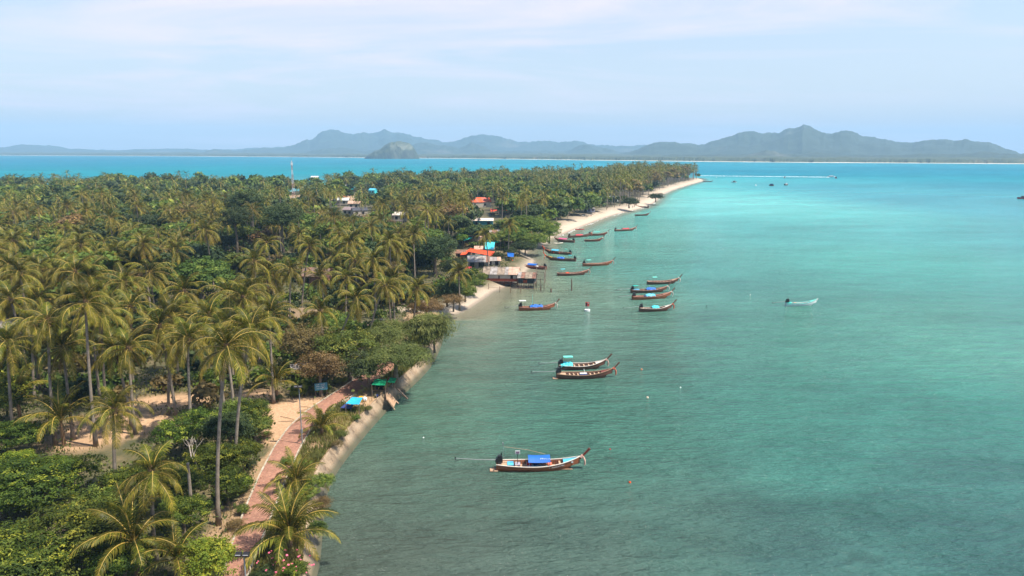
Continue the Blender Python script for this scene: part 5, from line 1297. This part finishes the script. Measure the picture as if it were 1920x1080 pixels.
# ------------------------------------------------------------------ buoys, marker, piles, kayaks
def buoy(px, py, r, mat, label):
    r *= .7 if r < .5 else 1
    o = MB().sphere((0, 0, r*.25), r, 12, 8).build('buoy', mat, None, P(px, py, 0), smooth=True); tag(o, label, 'buoy')
    MB().tube([(0, 0, r*1.15), (0, 0, r*1.45)], r*.15, 6).build('ring', steel, o)
buoy(1203,693,.22,paint('buoy_orange',(220,120,70)),'small orange buoy right of the pair of twin boats'); buoy(1214,746,.26,paint('buoy_cream',(235,205,180)),'cream buoy, largest float below the pair of twin boats')
buoy(1276,727,.16,whitec,'tiny white float to the right of the cream buoy'); buoy(1181,905,.2,orange,'orange float right of the nearest boat'); buoy(1144,843,.16,redc,'small red float right of the nearest boat bow post')
buoy(1417,348,.9,whitec,'white mooring float among the small boats off the sandy tip'); buoy(1343,332.8,.7,whitec,'white float near the left end of the wake'); buoy(1407,553,.16,whitec,'tiny white float left of the lone white boat')
buoy(794,821,.14,whitec,'tiny white float near the sea wall, nearest to the wall'); buoy(1325,573,.2,black,'small black float between the cluster and the lone white boat')
mk = P(1101, 583, 0); root = empty('channel_marker', mk, 0, 'floating channel marker with white base and red and white round board', 'marker')
MB().tube([(0, 0, -.3), (0, 0, .35), (0, 0, .45)], [.65, .65, .3], 12).build('float', whitec, root); MB().tube([(0, 0, .4), (0, 0, 1.1)], .12, 8).build('stem', steel, root)
MB().box((0, 0, 1.55), (.9, .12, .95)).build('board', paint('board_red', (206,70,60)), root); MB().box((-.22, -.07, 1.5), (.3, .03, .7)).build('board_panel', darkin, root); MB().box((.2, -.07, 1.8), (.22, .03, .18)).build('board_panel', whitec, root)
def pile(px, py, h, label, r=.13): tag(MB().tube([(0, 0, -1.5), (.03, 0, h*.5), (0, .03, h)], [r, r*.9, r*.8], 8).build('mooring_pile', wood_dark, None, P(px, py, 0)), label, 'pile')
pile(1071.5,545,3.0,'tallest dark mooring pile standing in the water right of the stilt hut',.16); pile(1033,548,1.0,'stubby pile with pale top between the stilt hut and the tall pile',.2)
for k, (x, y, h) in enumerate(((916,546,2.0),(937,548,1.6),(957,549,1.4),(976,549,1.7),(1014,549,1.8))): pile(x, y, h, ['leftmost thin stake','second thin stake from the left','third thin stake from the left','fourth thin stake from the left','rightmost thin stake'][k]+' of the row in the shallows before the stilt hut', .07)
rr = MB(); a, b = P(916, 546, 0), P(1014, 549, 0); rr.bar(a+Vector((0, 0, 1.0)), b+Vector((0, 0, 1.0)), .06, .06); tag(rr.build('stake_rail', wood_pale), 'thin pale pole laid along the stakes before the stilt hut', 'pole')
def kayak(px, py, z, L, mat, rz, label, up=False):
    m = MB(); n = 10; V = []; F = []
    for i in range(n+1):
        u = i/n; b = .36*math.sin(math.pi*u)**.6+.02; x = -L/2+L*u; s_ = .12*abs(2*u-1)**3
        V += [(x, -b, .12+s_), (x, 0, -.08+s_), (x, b, .12+s_), (x, 0, .26+s_)]
    for i in range(n):
        for k in range(4): F.append((i*4+k, i*4+4+k, i*4+4+(k+1) % 4, i*4+(k+1) % 4))
    o = m.add(V, F).build('kayak', mat, None, P(px, py, z)+Vector((0, 0, .1)), (0, 0, rz)); tag(o, label, 'kayak'); MB().box((0, 0, .27), (.8, .35, .04)).build('cockpit', darkin, o)
kayak(1087,431,0,4.2,redc,.1,'red kayak drifting just off the white beach'); kayak(1047,457,.3,4,rail_w,.4,'white upturned hull at the waterline by the leaning trees')
kayak(1098,402,1.2,5,yellow,.25,'yellow kayak lying on the white beach, left one'); kayak(1107,400,1.2,5,yellow,.35,'yellow kayak lying on the white beach, right one'); kayak(1086,405,1.4,6,whitec,.1,'white boat hull lying on the beach under the trees'); kayak(1102,405.5,1.0,4.5,wood_red,.2,'dark red kayak in front of the yellow ones')

# people on the beach
m_skin = paint('skin', (150,100,76), .6); 
def person(px, py, z, cloth, low, pose, rz, label):
    c = P(px, py, z); h = 1.68; bm = bmesh.new(); J = {}; lay = None
    stride = .16 if pose == 'walk' else .06
    pts = {'pel': (0, 0, .92), 'belly': (.01, 0, 1.08), 'chest': (0, 0, 1.30), 'neck': (.01, 0, 1.46), 'head': (.02, 0, 1.56), 'top': (.02, 0, 1.68),
           'hL': (0, .10, .88), 'kL': (stride, .11, .48), 'aL': (stride*.9, .11, .06), 'tL': (stride*.9+.16, .12, .03), 'hR': (0, -.10, .88), 'kR': (-stride*.4, -.11, .48), 'aR': (-stride*1.4, -.11, .06), 'tR': (-stride*1.4+.16, -.12, .03),
           'sL': (0, .19, 1.39), 'eL': (.03, .24, 1.12), 'wL': (.14, .25, .88), 'fL': (.17, .25, .78), 'sR': (0, -.19, 1.39), 'eR': (-.02, -.24, 1.12), 'wR': (.08, -.25, .88), 'fR': (.10, -.25, .78)}
    rad = {'pel': .14, 'belly': .13, 'chest': .15, 'neck': .055, 'head': .095, 'top': .07, 'hL': .09, 'kL': .06, 'aL': .04, 'tL': .035, 'hR': .09, 'kR': .06, 'aR': .04, 'tR': .035, 'sL': .06, 'eL': .042, 'wL': .03, 'fL': .03, 'sR': .06, 'eR': .042, 'wR': .03, 'fR': .03}
    ed = [('pel','belly'),('belly','chest'),('chest','neck'),('neck','head'),('head','top'),('pel','hL'),('hL','kL'),('kL','aL'),('aL','tL'),('pel','hR'),('hR','kR'),('kR','aR'),('aR','tR'),('chest','sL'),('sL','eL'),('eL','wL'),('wL','fL'),('chest','sR'),('sR','eR'),('eR','wR'),('wR','fR')]
    me = bpy.data.meshes.new('person'); ks = list(pts); me.from_pydata([pts[k] for k in ks], [(ks.index(a), ks.index(b)) for a, b in ed], []); me.materials.append(m_skin)
    o = link('person', me, None, c, (0, 0, rz)); sk = o.modifiers.new('skin', 'SKIN'); 
    if not me.skin_vertices: me.attributes.new
    for i, k in enumerate(ks):
        me.skin_vertices[0].data[i].radius = (rad[k], rad[k])
    me.skin_vertices[0].data[0].use_root = True
    o.modifiers.new('sub', 'SUBSURF').levels = 1; tag(o, label, 'person')
    MB().tube([(0, 0, .86), (0, 0, 1.05), (0, 0, 1.28), (0, 0, 1.42)], [.17, .155, .19, .12], 10).build('shirt', cloth, o, smooth=True)
    MB().tube([(0, 0, .95), (0, 0, .80)], [.17, .17], 10).tube([(stride*.3, .1, .86), (stride*.9, .11, .5)], [.10, .09], 8).tube([(-stride*.1, -.1, .86), (-stride*.4, -.11, .5)], [.10, .09], 8).build('shorts', low, o, smooth=True)
    MB().sphere((.0, 0, 1.62), .105, 8, 6).build('hair', black, o, smooth=True)
try:
    person(1180,391,1.0,darkin,navy,'stand',.3,'person in dark clothes standing on the white beach, left one'); person(1186,390,.6,whitec,black,'walk',1.2,'person in pale shirt walking beside the beached dark boat'); person(1189,389.5,.5,darkin,black,'stand',2.2,'person in dark clothes at the bow of the beached dark boat')
except Exception as e_: print('person', e_)

# ------------------------------------------------------------------ huts and houses
def sheet_roof(root, c, w, d, zt, rise, mats_, n, over=.35, ridge_front=0.0, name='roof_sheet'):
    """gable roof with its ridge along x, one sheet after another; c is the centre in root space"""
    q = random.Random(int(w*100+d*10)); sw_ = (w+2*over)/n
    for side in (-1, 1):
        for k in range(n):
            x0 = -w/2-over+k*sw_; m_ = mats_[q.randrange(len(mats_))] if len(mats_) > 1 else mats_[0]
            y0 = side*(d/2+over); y1 = side*.02+ridge_front; z0 = zt-rise*over/(d/2)+q.uniform(-.02, .02); z1 = zt+rise
            mb = MB(); V = []; nc = 4
            for j in range(nc*2+1):
                x = x0+.02+(sw_-.04)*j/(nc*2); dz = .03*(j % 2)
                V += [(c[0]+x, c[1]+y0, z0+dz+.012*(k % 2)), (c[0]+x, c[1]+y1, z1+dz+.012*(k % 2))]
            mb.add(V, [(2*j, 2*j+2, 2*j+3, 2*j+1) for j in range(nc*2)]); mb.build(name, m_, root)
def hut(px, py, w, d, rz, label, wallm, roofm, wh=2.4, rise=1.1, floor=0.0, n=None, base=None, z0=LAND, openings=((-.25, .9, 1.2), (.25, .9, 1.2)), name='hut', band=None, cat='hut'):
    c = base or P(px, py, z0); root = empty(name, (c.x, c.y, z0), rz, label, cat)
    f = floor; cy0 = d/2     # the pixel is the middle of the front wall's foot
    t = .12
    MB().box((0, 0, f+wh/2), (w, t, wh)).build('wall', wallm, root); MB().box((0, d, f+wh/2), (w, t, wh)).build('wall', wallm, root)
    for s_ in (-1, 1):
        MB().box((s_*(w/2-t/2-.003), d/2, f+wh/2), (t, d-t, wh)).add([(s_*(w/2-.06), 0, f+wh), (s_*(w/2-.06), d, f+wh), (s_*(w/2-.06), d/2, f+wh+rise*.95)], [(0, 1, 2)]).build('wall', wallm, root)
    for u, ow, oh in openings:
        fr = MB().box((u*w, -t/2-.02, f+wh*.52), (ow+.14, .05, oh+.14)).build('window', wood_grey, root); MB().box((u*w, -t/2-.05, f+wh*.52), (ow, .03, oh)).build('dark_panel', darkin, fr)  # near-black plate painted as the unlit inside behind each opening
    if band:
        MB().box((0, -t/2-.05, f+.35), (w, .06, .7)).build('lower_boards', band, root)
    MB().box((0, d/2, f-.06), (w+.3, d+.3, .1)).build('floor', wood_grey, root)
    sheet_roof(root, (0, d/2), w, d, f+wh, rise, roofm, n or max(3, int(w/1.0)))
    return root
fa, fb = P(907, 537, 0), P(971, 538, 0); c = (fa+fb)/2; w_ = (fb-fa).length
rt = hut(0, 0, w_, 6.0, math.atan2(fb.y-fa.y, fb.x-fa.x), 'long pale stilt hut over the shallows with weathered roof and red-brown lower boards', palewall, [fibroof, fibroof, greyroof], 1.95, 1.35, 1.5, 10, base=c, z0=0, openings=((-.38, .5, 1.2), (.32, .6, 1.2), (-.05, .25, .8)), name='stilt_hut', band=redband)
for o in list(rt.children):      # the two end bays carry the newer pinkish sheets
    if o.name.startswith('roof_sheet') and o.data.vertices[0].co.x > w_*.16: o.data.materials[0] = pinkroof
for i in range(6):
    for y in (0.1, 3, 5.8): MB().tube([(-w_/2+.2+i*(w_-.4)/5, y, -1.5), (-w_/2+.2+i*(w_-.4)/5, y, 1.45)], .10, 6).build('stilt', wood_dark, rt)
MB().box((0, .05, 1.0), (w_, .12, .15)).build('cross_beam', wood_dark, rt)
fa, fb = P(972, 541, 0), P(1002, 542, 0); c = (fa+fb)/2; w2 = (fb-fa).length
rt = hut(0, 0, w2, 4.2, math.atan2(fb.y-fa.y, fb.x-fa.x), 'small dark stilt hut with shabby roof at the seaward end of the long one', paint('dark_teal_wall', (50,60,62), .8), [fibroof, rustroof, greyroof], 1.5, 1.0, 1.5, 5, base=c, z0=0, openings=((-.1, 1.0, .9),), name='stilt_hut', band=None)
MB().box((-.3, -.12, 2.0), (1.0, .05, .8)).build('red_panel', redband, rt)
for i in range(4):
    for y in (0.1, 4.0): MB().tube([(-w2/2+.15+i*(w2-.3)/3, y, -1.5), (-w2/2+.15+i*(w2-.3)/3, y, 1.45)], .10, 6).build('stilt', wood_dark, rt)
fr_ = empty('pole_frame', P(1012, 541, 0), 0, 'skeleton frame of poles standing in the water at the end of the stilt huts', 'pole frame'); o0 = fr_.location
pc = [P(1005, 545, 0), P(1020, 546, 0), P(1022, 531, 0), P(1006, 530, 0), P(1013, 545, 0), P(1001, 545, 0)]
for k, p in enumerate(pc): q = p-o0; MB().tube([q+Vector((0, 0, -1.5)), q+Vector((.05, 0, [4.4, 4.8, 4.6, 4.3, 3.2, 2.4][k]))], .075, 6).build('pole', wood_grey, fr_)
for z_ in (1.5, 2.9, 4.1):
    for a, b in ((0, 1), (1, 2), (2, 3), (3, 0)): MB().bar(pc[a]-o0+Vector((0, 0, z_)), pc[b]-o0+Vector((0, 0, z_+.1)), .07, .07).build('rail', wood_grey, fr_)
hut(897,503,5.9,5.0,.02,'grey corrugated-roof hut with dark open front left of the long stilt hut', paint('shed_wall',(150,140,128),.8), [greyroof, greyroof, greyroof, rustroof], 2.0, 1.3, 0, 6, openings=((-.3, 1.2, 1.4), (.15, 1.6, 1.4)))
hut(885,462,7.5,5.5,-.25,'red-brown roofed hut behind the turquoise awning', paint('brown_wall',(110,76,60),.8), [rustroof, pinkroof], 2.2, 1.3, 0, 7, openings=((.1, 1.2, 1.2),))
hut(908,478,6.0,4.5,.05,'low hut with beige roof behind the orange awning', palewall, [pinkroof], 2.0, .7, 0, 6, openings=((0, .8, 1.0),))
hut(905,424,9.2,5.0,.0,'white-roofed hut with teal walls among the trees', paint('teal_wall',(40,130,140),.7), [paint('roof_white',(244,226,214),.6)], 2.6, .8, 0, 9, openings=((.3, 1.2, 1.2), (-.3, 1.0, 1.2)))
hut(902,389,13,9,.35,'large house with red-orange tiled roof among the palms', palewall, [paint('roof_orange',(244,96,40),.7), paint('roof_red',(206,108,86),.8)], 3.4, 2.4, 0, 10, openings=((.2, 1.2, 1.2), (-.3, 1.0, 1.2)), name='house', cat='house')
hut(590,535,7.5,6.5,-.2,'brown-roofed house hidden in the middle of the grove', rustroof, [paint('roof_brown',(128,104,90),.8), rustroof], 2.4, 1.6, 0, 8, name='house', cat='house')
hut(575,610,6,5,.3,'thatched brown roof peeping out beside the low coconut palm', rustroof, [paint('thatch',(140,118,92),.9)], 1.6, 1.4, 0, 6)
hut(4,640,5,5,.1,'grey-roofed shelter cut by the left edge of the picture', palewall, [greyroof], 2.6, 1.0, 0, 5)
hut(575,712,0.1+3.5,3,.4,'small dark shed hidden under the orange-brown tree', darkin, [greyroof], 1.6, .6, 0, 4)
far_h = [(655,352,9,'turquoise and white',cyan,whitec),(697,360,7,'blue',cyan,sky_b),(643,366,9,'orange-walled white',paint('wall_orange',(214,120,70)),whitec),(640,381,12,'long white',palewall,whitec),(664,388,9,'tan',palewall,pinkroof),(652,401,8,'purple-grey',palewall,paint('roof_purple',(150,130,130),.8)),(676,402,10,'dark slate',palewall,paint('roof_slate',(74,74,84),.7)),(722,381,7,'narrow white',palewall,whitec),(590,333,11,'big white',palewall,whitec),(575,350,7,'light blue',cyan,sky_b),(604,366,10,'pale pink',palewall,pinkroof),(750,412,9,'cream',palewall,paint('roof_cream',(226,214,200),.7)),(745,352,10,'pale grey',palewall,greyroof),(830,356,10,'grey',palewall,greyroof),(968,382,10,'whitish',palewall,whitec),(975,368,7,'grey-white',palewall,greyroof),(568,378,8,'rose',palewall,pinkroof)]
for k, (x, y, w_, nm, wm2, rm) in enumerate(far_h):
    hut(x, y+5, w_*.72, 5, [.1, -.3, .4, 0][k % 4], '%s roofed house of the far village %s' % (nm, 'near the tower' if x < 620 else ('in the gap of the canopy' if x < 760 else 'behind the orange-roofed house')), wm2, [rm], 3.0, 1.2, .6, 6, name='house', cat='house', openings=((-.25, 1.2, 1.2), (.2, 1.2, 1.2)))
hut(1150,378,8,5,.5,'white hut behind the leaning palms at the white beach', whitec, [whitec], 2.6, 1.0, 0, 6)
hut(1108,398,5,3.5,.4,'small grey and white beach hut beside the yellow kayaks', paint('hut_grey',(150,150,170)), [greyroof], 2.2, .9, 0, 4)
hut(934,447,6.0,4.5,.2,'small grey-roofed hut right of the red-brown roof', palewall, [greyroof, rustroof], 2.2, 1.0, 0, 6)
hut(868,486,4.5,4.0,-.1,'tiny rusty-roofed shed left of the orange awning', rustroof, [rustroof], 2.0, .7, 0, 4)
hut(925,500,4.0,3.6,.1,'little pale shed between the grey-roofed hut and the shore', palewall, [pinkroof, greyroof], 1.9, .7, 0, 4)
hut(945,462,5.0,4.0,-.2,'low brown hut behind the bright blue tarp', paint('brown_wall',(110,76,60),.8), [fibroof], 2.0, .9, 0, 5)
def awning(corn, zs, mat, label, posts=True, sag=.12, name='awning', base_z=LAND):
    pts = [P(x, y, z_) for (x, y), z_ in zip(corn, zs)]; c = sum(pts, Vector())/4; c.z = base_z; root = empty(name, c, 0, label, 'awning')
    n = 8; V = []
    for i in range(n+1):
        for j in range(n+1):
            u, v = i/n, j/n; p = (pts[0]*(1-u)+pts[1]*u)*(1-v)+(pts[3]*(1-u)+pts[2]*u)*v
            V.append(p-c+Vector((0, 0, -sag*math.sin(math.pi*u)*math.sin(math.pi*v)+.03*math.sin(i*2.3+j*1.1))))
    o = MB().add(V, [(i*(n+1)+j, (i+1)*(n+1)+j, (i+1)*(n+1)+j+1, i*(n+1)+j+1) for i in range(n) for j in range(n)]).build('sheet', mat, root)
    o.modifiers.new('s', 'SOLIDIFY').thickness = .03
    if posts:
        for p in pts: MB().tube([(p.x-c.x, p.y-c.y, -.1), (p.x-c.x, p.y-c.y, p.z-c.z)], .04, 5).build('post', wood_grey, root)
    return root
awning([(882,466),(928,472),(922,480),(873,471)], [5.0,4.8,4.2,4.4], orange, 'long bright orange awning between the huts')
awning([(866,474),(878,472),(874,477),(863,478)], [4.2,4.3,3.9,3.9], orange, 'small orange awning at the left end of the long one')
awning([(908,454),(928,454),(926,468),(910,467)], [5.4,5.4,4.6,4.6], cyan, 'bright turquoise sheet roof behind the orange awning', sag=.03)
awning([(857,446),(868,442),(886,446),(871,451)], [5.2,5.4,5.2,4.8], teal, 'turquoise awning left of the red-brown roof')
awning([(858,437),(872,436),(868,441),(858,442)], [6.0,6.0,5.6,5.6], teal, 'small teal awning above the larger turquoise one')
awning([(911,452),(919,448),(938,454),(926,455)], [5.0,5.4,4.8,4.6], greenc, 'green tarp hung above the turquoise sheet roof')
awning([(876,478.5),(906,478.5),(906,480.5),(876,480.5)], [4.0,4.0,3.6,3.6], sky_b, 'narrow pale blue sheet along the top of the grey-roofed hut')
awning([(951,473),(964,475),(963,482),(952,481)], [3.8,3.8,3.2,3.2], blue, 'bright blue tarp at the shore right of the huts')
awning([(914,487),(930,484),(932,490),(916,494)], [3.6,3.6,2.9,2.9], whitec, 'white tarp hanging right of the grey-roofed hut')
awning([(919,392),(931,389),(932,395),(920,398)], [4,4.5,4,3.6], orange, 'orange roof patch behind the white-roofed hut, left one'); awning([(936,387),(960,391),(957,397),(940,394)], [4.5,4.5,3.8,4], orange, 'orange roof patch behind the white-roofed hut, right one')
awning([(872,500),(884,500),(886,508),(873,510)], [3.0,3.0,2.6,2.6], redc, 'faded red cloth left of the stilt hut', sag=.2)
awning([(648,757),(660,745),(680,746),(673,759)], [LAND+1.6]*4, paint('tarp_cyan',(50,180,226)), 'bright blue tarp shelter beside the brick path', name='tarp_shelter')
awning([(638,765),(646,758),(662,759),(658,767)], [LAND+.9]*4, navy, 'navy blue sheet in front of the bright blue tarp', name='tarp_shelter')
awning([(697,722),(703,711),(725,712),(722,723)], [LAND+1.7]*4, greenc, 'green tarp stall under the umbrella-shaped tree', name='tarp_shelter')
awning([(726,717),(731,708),(744,709),(740,718)], [LAND+1.6]*4, greenc, 'second green sheet deeper in the shade beside the stall', name='tarp_shelter')
def small(name, px, py, mb, mat, label, cat, dz=0, rz=0): return tag(mb.build(name, mat, None, P(px, py, LAND+dz), (0, 0, rz)), label, cat)
small('counter', 709, 729, MB().box((0, 0, .45), (1.7, .7, .9)).box((0, 0, .93), (1.9, .8, .06)), darkin, 'dark counter in the shade under the green tarp', 'counter')  # near-black block paints the shade beneath the tarp
small('jerrycan', 677, 753, MB().box((0, 0, .35), (.5, .4, .7)).tube([(.1, 0, .7), (.1, 0, .8)], .06, 6), yellow, 'yellow container beside the bright blue tarp', 'container')
small('sack', 684, 752, MB().sphere((0, 0, .28), .34, 8, 6, sc=(1, .8, 1)).box((0, 0, .6), (.12, .12, .1)), whitec, 'white sack right of the yellow container', 'sack')
small('water_jar', 731, 720, MB().tube([(0, 0, 0), (0, 0, .3), (0, 0, .7), (0, 0, .85), (0, 0, .95)], [.25, .38, .33, .2, .24], 10), redc, 'red jar standing between the two green sheets', 'jar')
small('bucket', 706, 745, MB().tube([(0, 0, 0), (0, 0, .35)], [.18, .26], 10), navy, 'blue-grey bucket on the sandy verge', 'bucket')
# blue sign board on posts, faded white writing
c = P(603, 744, LAND); root = empty('sign_board', c, .35, 'blue sign board with faded white writing left of the brick path', 'sign')
for s_ in (-1, 1): MB().tube([(s_*.75, 0, -.1), (s_*.75, 0, 2.0)], .045, 6).build('post', wood_grey, root)
MB().box((0, -.06, 1.5), (1.7, .05, 1.0)).build('board', paint('sign_blue', (70,140,160)), root); m = MB()
for r_ in range(3): scribble(m, Vector((-.65, -.1, 1.75-r_*.27)), Vector((1, 0, 0)), Vector((0, 0, 1)), 8, 20+r_, .14, .03)
m.build('lettering', whitec, root)
# lamps
def lamp(base, h, label, heads=2, rz=0):
    root = empty('street_lamp', base, rz, label, 'street lamp'); MB().tube([(0, 0, -.1), (0, 0, .8), (0, 0, h)], [.09, .07, .05], 8).build('pole', steel, root); MB().box((0, 0, .08), (.4, .4, .2)).build('footing', kerbm, root)
    MB().bar((-.45, 0, h-.1), (.35, 0, h-.1), .06, .06).build('cross_arm', steel, root)
    for k in range(heads):
        hd = MB().box((-.3+.5*k, -.1, h+.08), (.42, .34, .14), Matrix.Rotation(.5, 3, 'X')).build('flood_head', black, root); MB().box((-.3+.5*k, -.2, h+.02), (.34, .05, .22), Matrix.Rotation(.5, 3, 'X')).build('lens', steel, hd)
    MB().box((0, .05, h*.24), (.22, .2, .45)).build('control_box', steel, root)
b = P(567, 834, LAND); lamp(tuple(b), 7.0, 'lamp post standing at the right edge of the brick path, its shadow across the pavers')
t = P(457, 1040, LAND+7); lamp((t.x, t.y, LAND), 7.0, 'nearest lamp head at the bottom edge beside the bright bush')
b = P(720, 652, LAND); lamp(tuple(b), 5.0, 'far lamp post among the feathery trees at the sea wall', 1)
b = P(612, 700, LAND); 
# stairs and beams on the sea wall
c = P(737, 752, 0); root = empty('wooden_stair', c, 0, 'broken wooden stair leaning on the sea wall, steps going down to the water', 'stair')
a0, a1 = P(723, 731, LAND+.25)-c, P(747, 757, .4)-c; b0, b1 = P(726, 749, LAND+.25)-c, P(740, 768, .1)-c
MB().bar(a0, a1, .16, .16).build('stringer', wood_pale, root); MB().bar(b0, b1, .16, .16).build('stringer', wood_pale, root)
for k in range(6): t = .08+.14*k; MB().bar(a0.lerp(a1, t), b0.lerp(b1, t*.95), .30, .08).build('tread', wood_pale, root)
a, b = P(738, 722, LAND+.3), P(764, 748, .25); tag(MB().bar((0, 0, 0), b-a, .22, .2).build('concrete_beam', wood_pale, None, a), 'long pale beam sliding down the sea wall right of the stair', 'beam')
# tower
b = P(551, 378, LAND); root = empty('radio_tower', b, 0, 'slim lattice radio tower rising above the palm canopy', 'tower'); H_ = 27.0; rw = [paint('tower_white', (225,225,228)), paint('tower_red', (200,160,150))]
for s_ in range(9):
    z0_, z1_ = H_*s_/9, H_*(s_+1)/9; r0_, r1_ = 1.15-.95*s_/9, 1.15-.95*(s_+1)/9; m = MB()
    A = [Vector((r0_*math.cos(k*2.094), r0_*math.sin(k*2.094), z0_)) for k in range(3)]; B_ = [Vector((r1_*math.cos(k*2.094), r1_*math.sin(k*2.094), z1_)) for k in range(3)]
    for k in range(3):
        m.tube([A[k], B_[k]], .11, 5); m.tube([A[k], B_[(k+1) % 3]], .06, 4); m.tube([B_[k], B_[(k+1) % 3]], .06, 4)
    m.build('mast_section', rw[s_ % 2], root)
for k in range(3): MB().box((.5*math.cos(k*2.09), .5*math.sin(k*2.09), H_-2.2), (.4, .4, 1.8)).build('antenna', whitec, root)
MB().tube([(0, 0, H_), (0, 0, H_+2.5)], .06, 5).build('lightning_rod', steel, root)
# debris on the verge and the wall; oleander flowers
pinkf = paint('flower_pink', (236,110,140), .6)
q = random.Random(9); V = []; F = []
for k in range(34):
    px, py = q.uniform(480, 592), q.uniform(1030, 1085); p = P(px, py, LAND+q.uniform(.9, 1.7)); s_ = q.uniform(.04, .08)
    for j in range(3):
        b = len(V); a = q.uniform(0, 6.3); u = Vector((math.cos(a), math.sin(a), q.uniform(-.4, .6)))*s_; v = Vector((-math.sin(a), math.cos(a), q.uniform(-.4, .4)))*s_; V += [p-u-v, p+u-v, p+u+v, p-u+v]; F.append((b, b+1, b+2, b+3))
tag(MB().add(V, F).build('pink_flowers', pinkf), 'scattered pink blossoms in the dark shrubs at the bottom beside the path', 'flowers', kind='stuff')

# fallen fronds and leaf litter
q = random.Random(31)
for k, (px, py) in enumerate(((525,790),(560,772),(250,800),(200,815),(430,990),(300,765))):
    tag(link('fallen_frond', dead_mesh[k % 2], None, P(px, py, LAND)+Vector((0, 0, .55)), (0, R(-48), q.uniform(0, 6.28)), .75), 'dry brown palm frond lying on the sandy ground of a clearing', 'palm frond', 'fallen fronds on the sand')
def acc_litter(x, y, q_):
    xl = np.interp(y, PLa[:, 1], PLa[:, 0]); xr = np.interp(y, PRa[:, 1], PRa[:, 0]); e = np.minimum(np.abs(x-xl), np.abs(x-xr)); inside = (x > xl) & (x < xr)
    return ((inside & (q_.random(len(x)) < np.exp(-e/.45)*.5+.03)) | (~inside & (clr(x, y) > .4) & (q_.random(len(x)) < .10))) & (y < 112)
o = cover('leaf_litter', m_dead, 5000, (-70, -12, 44, 112), .16, .02, 'dry leaf litter along the edges of the brick path', 'leaf litter', 61, acc_litter, aspect=2, upright=0); o.location.z = .13
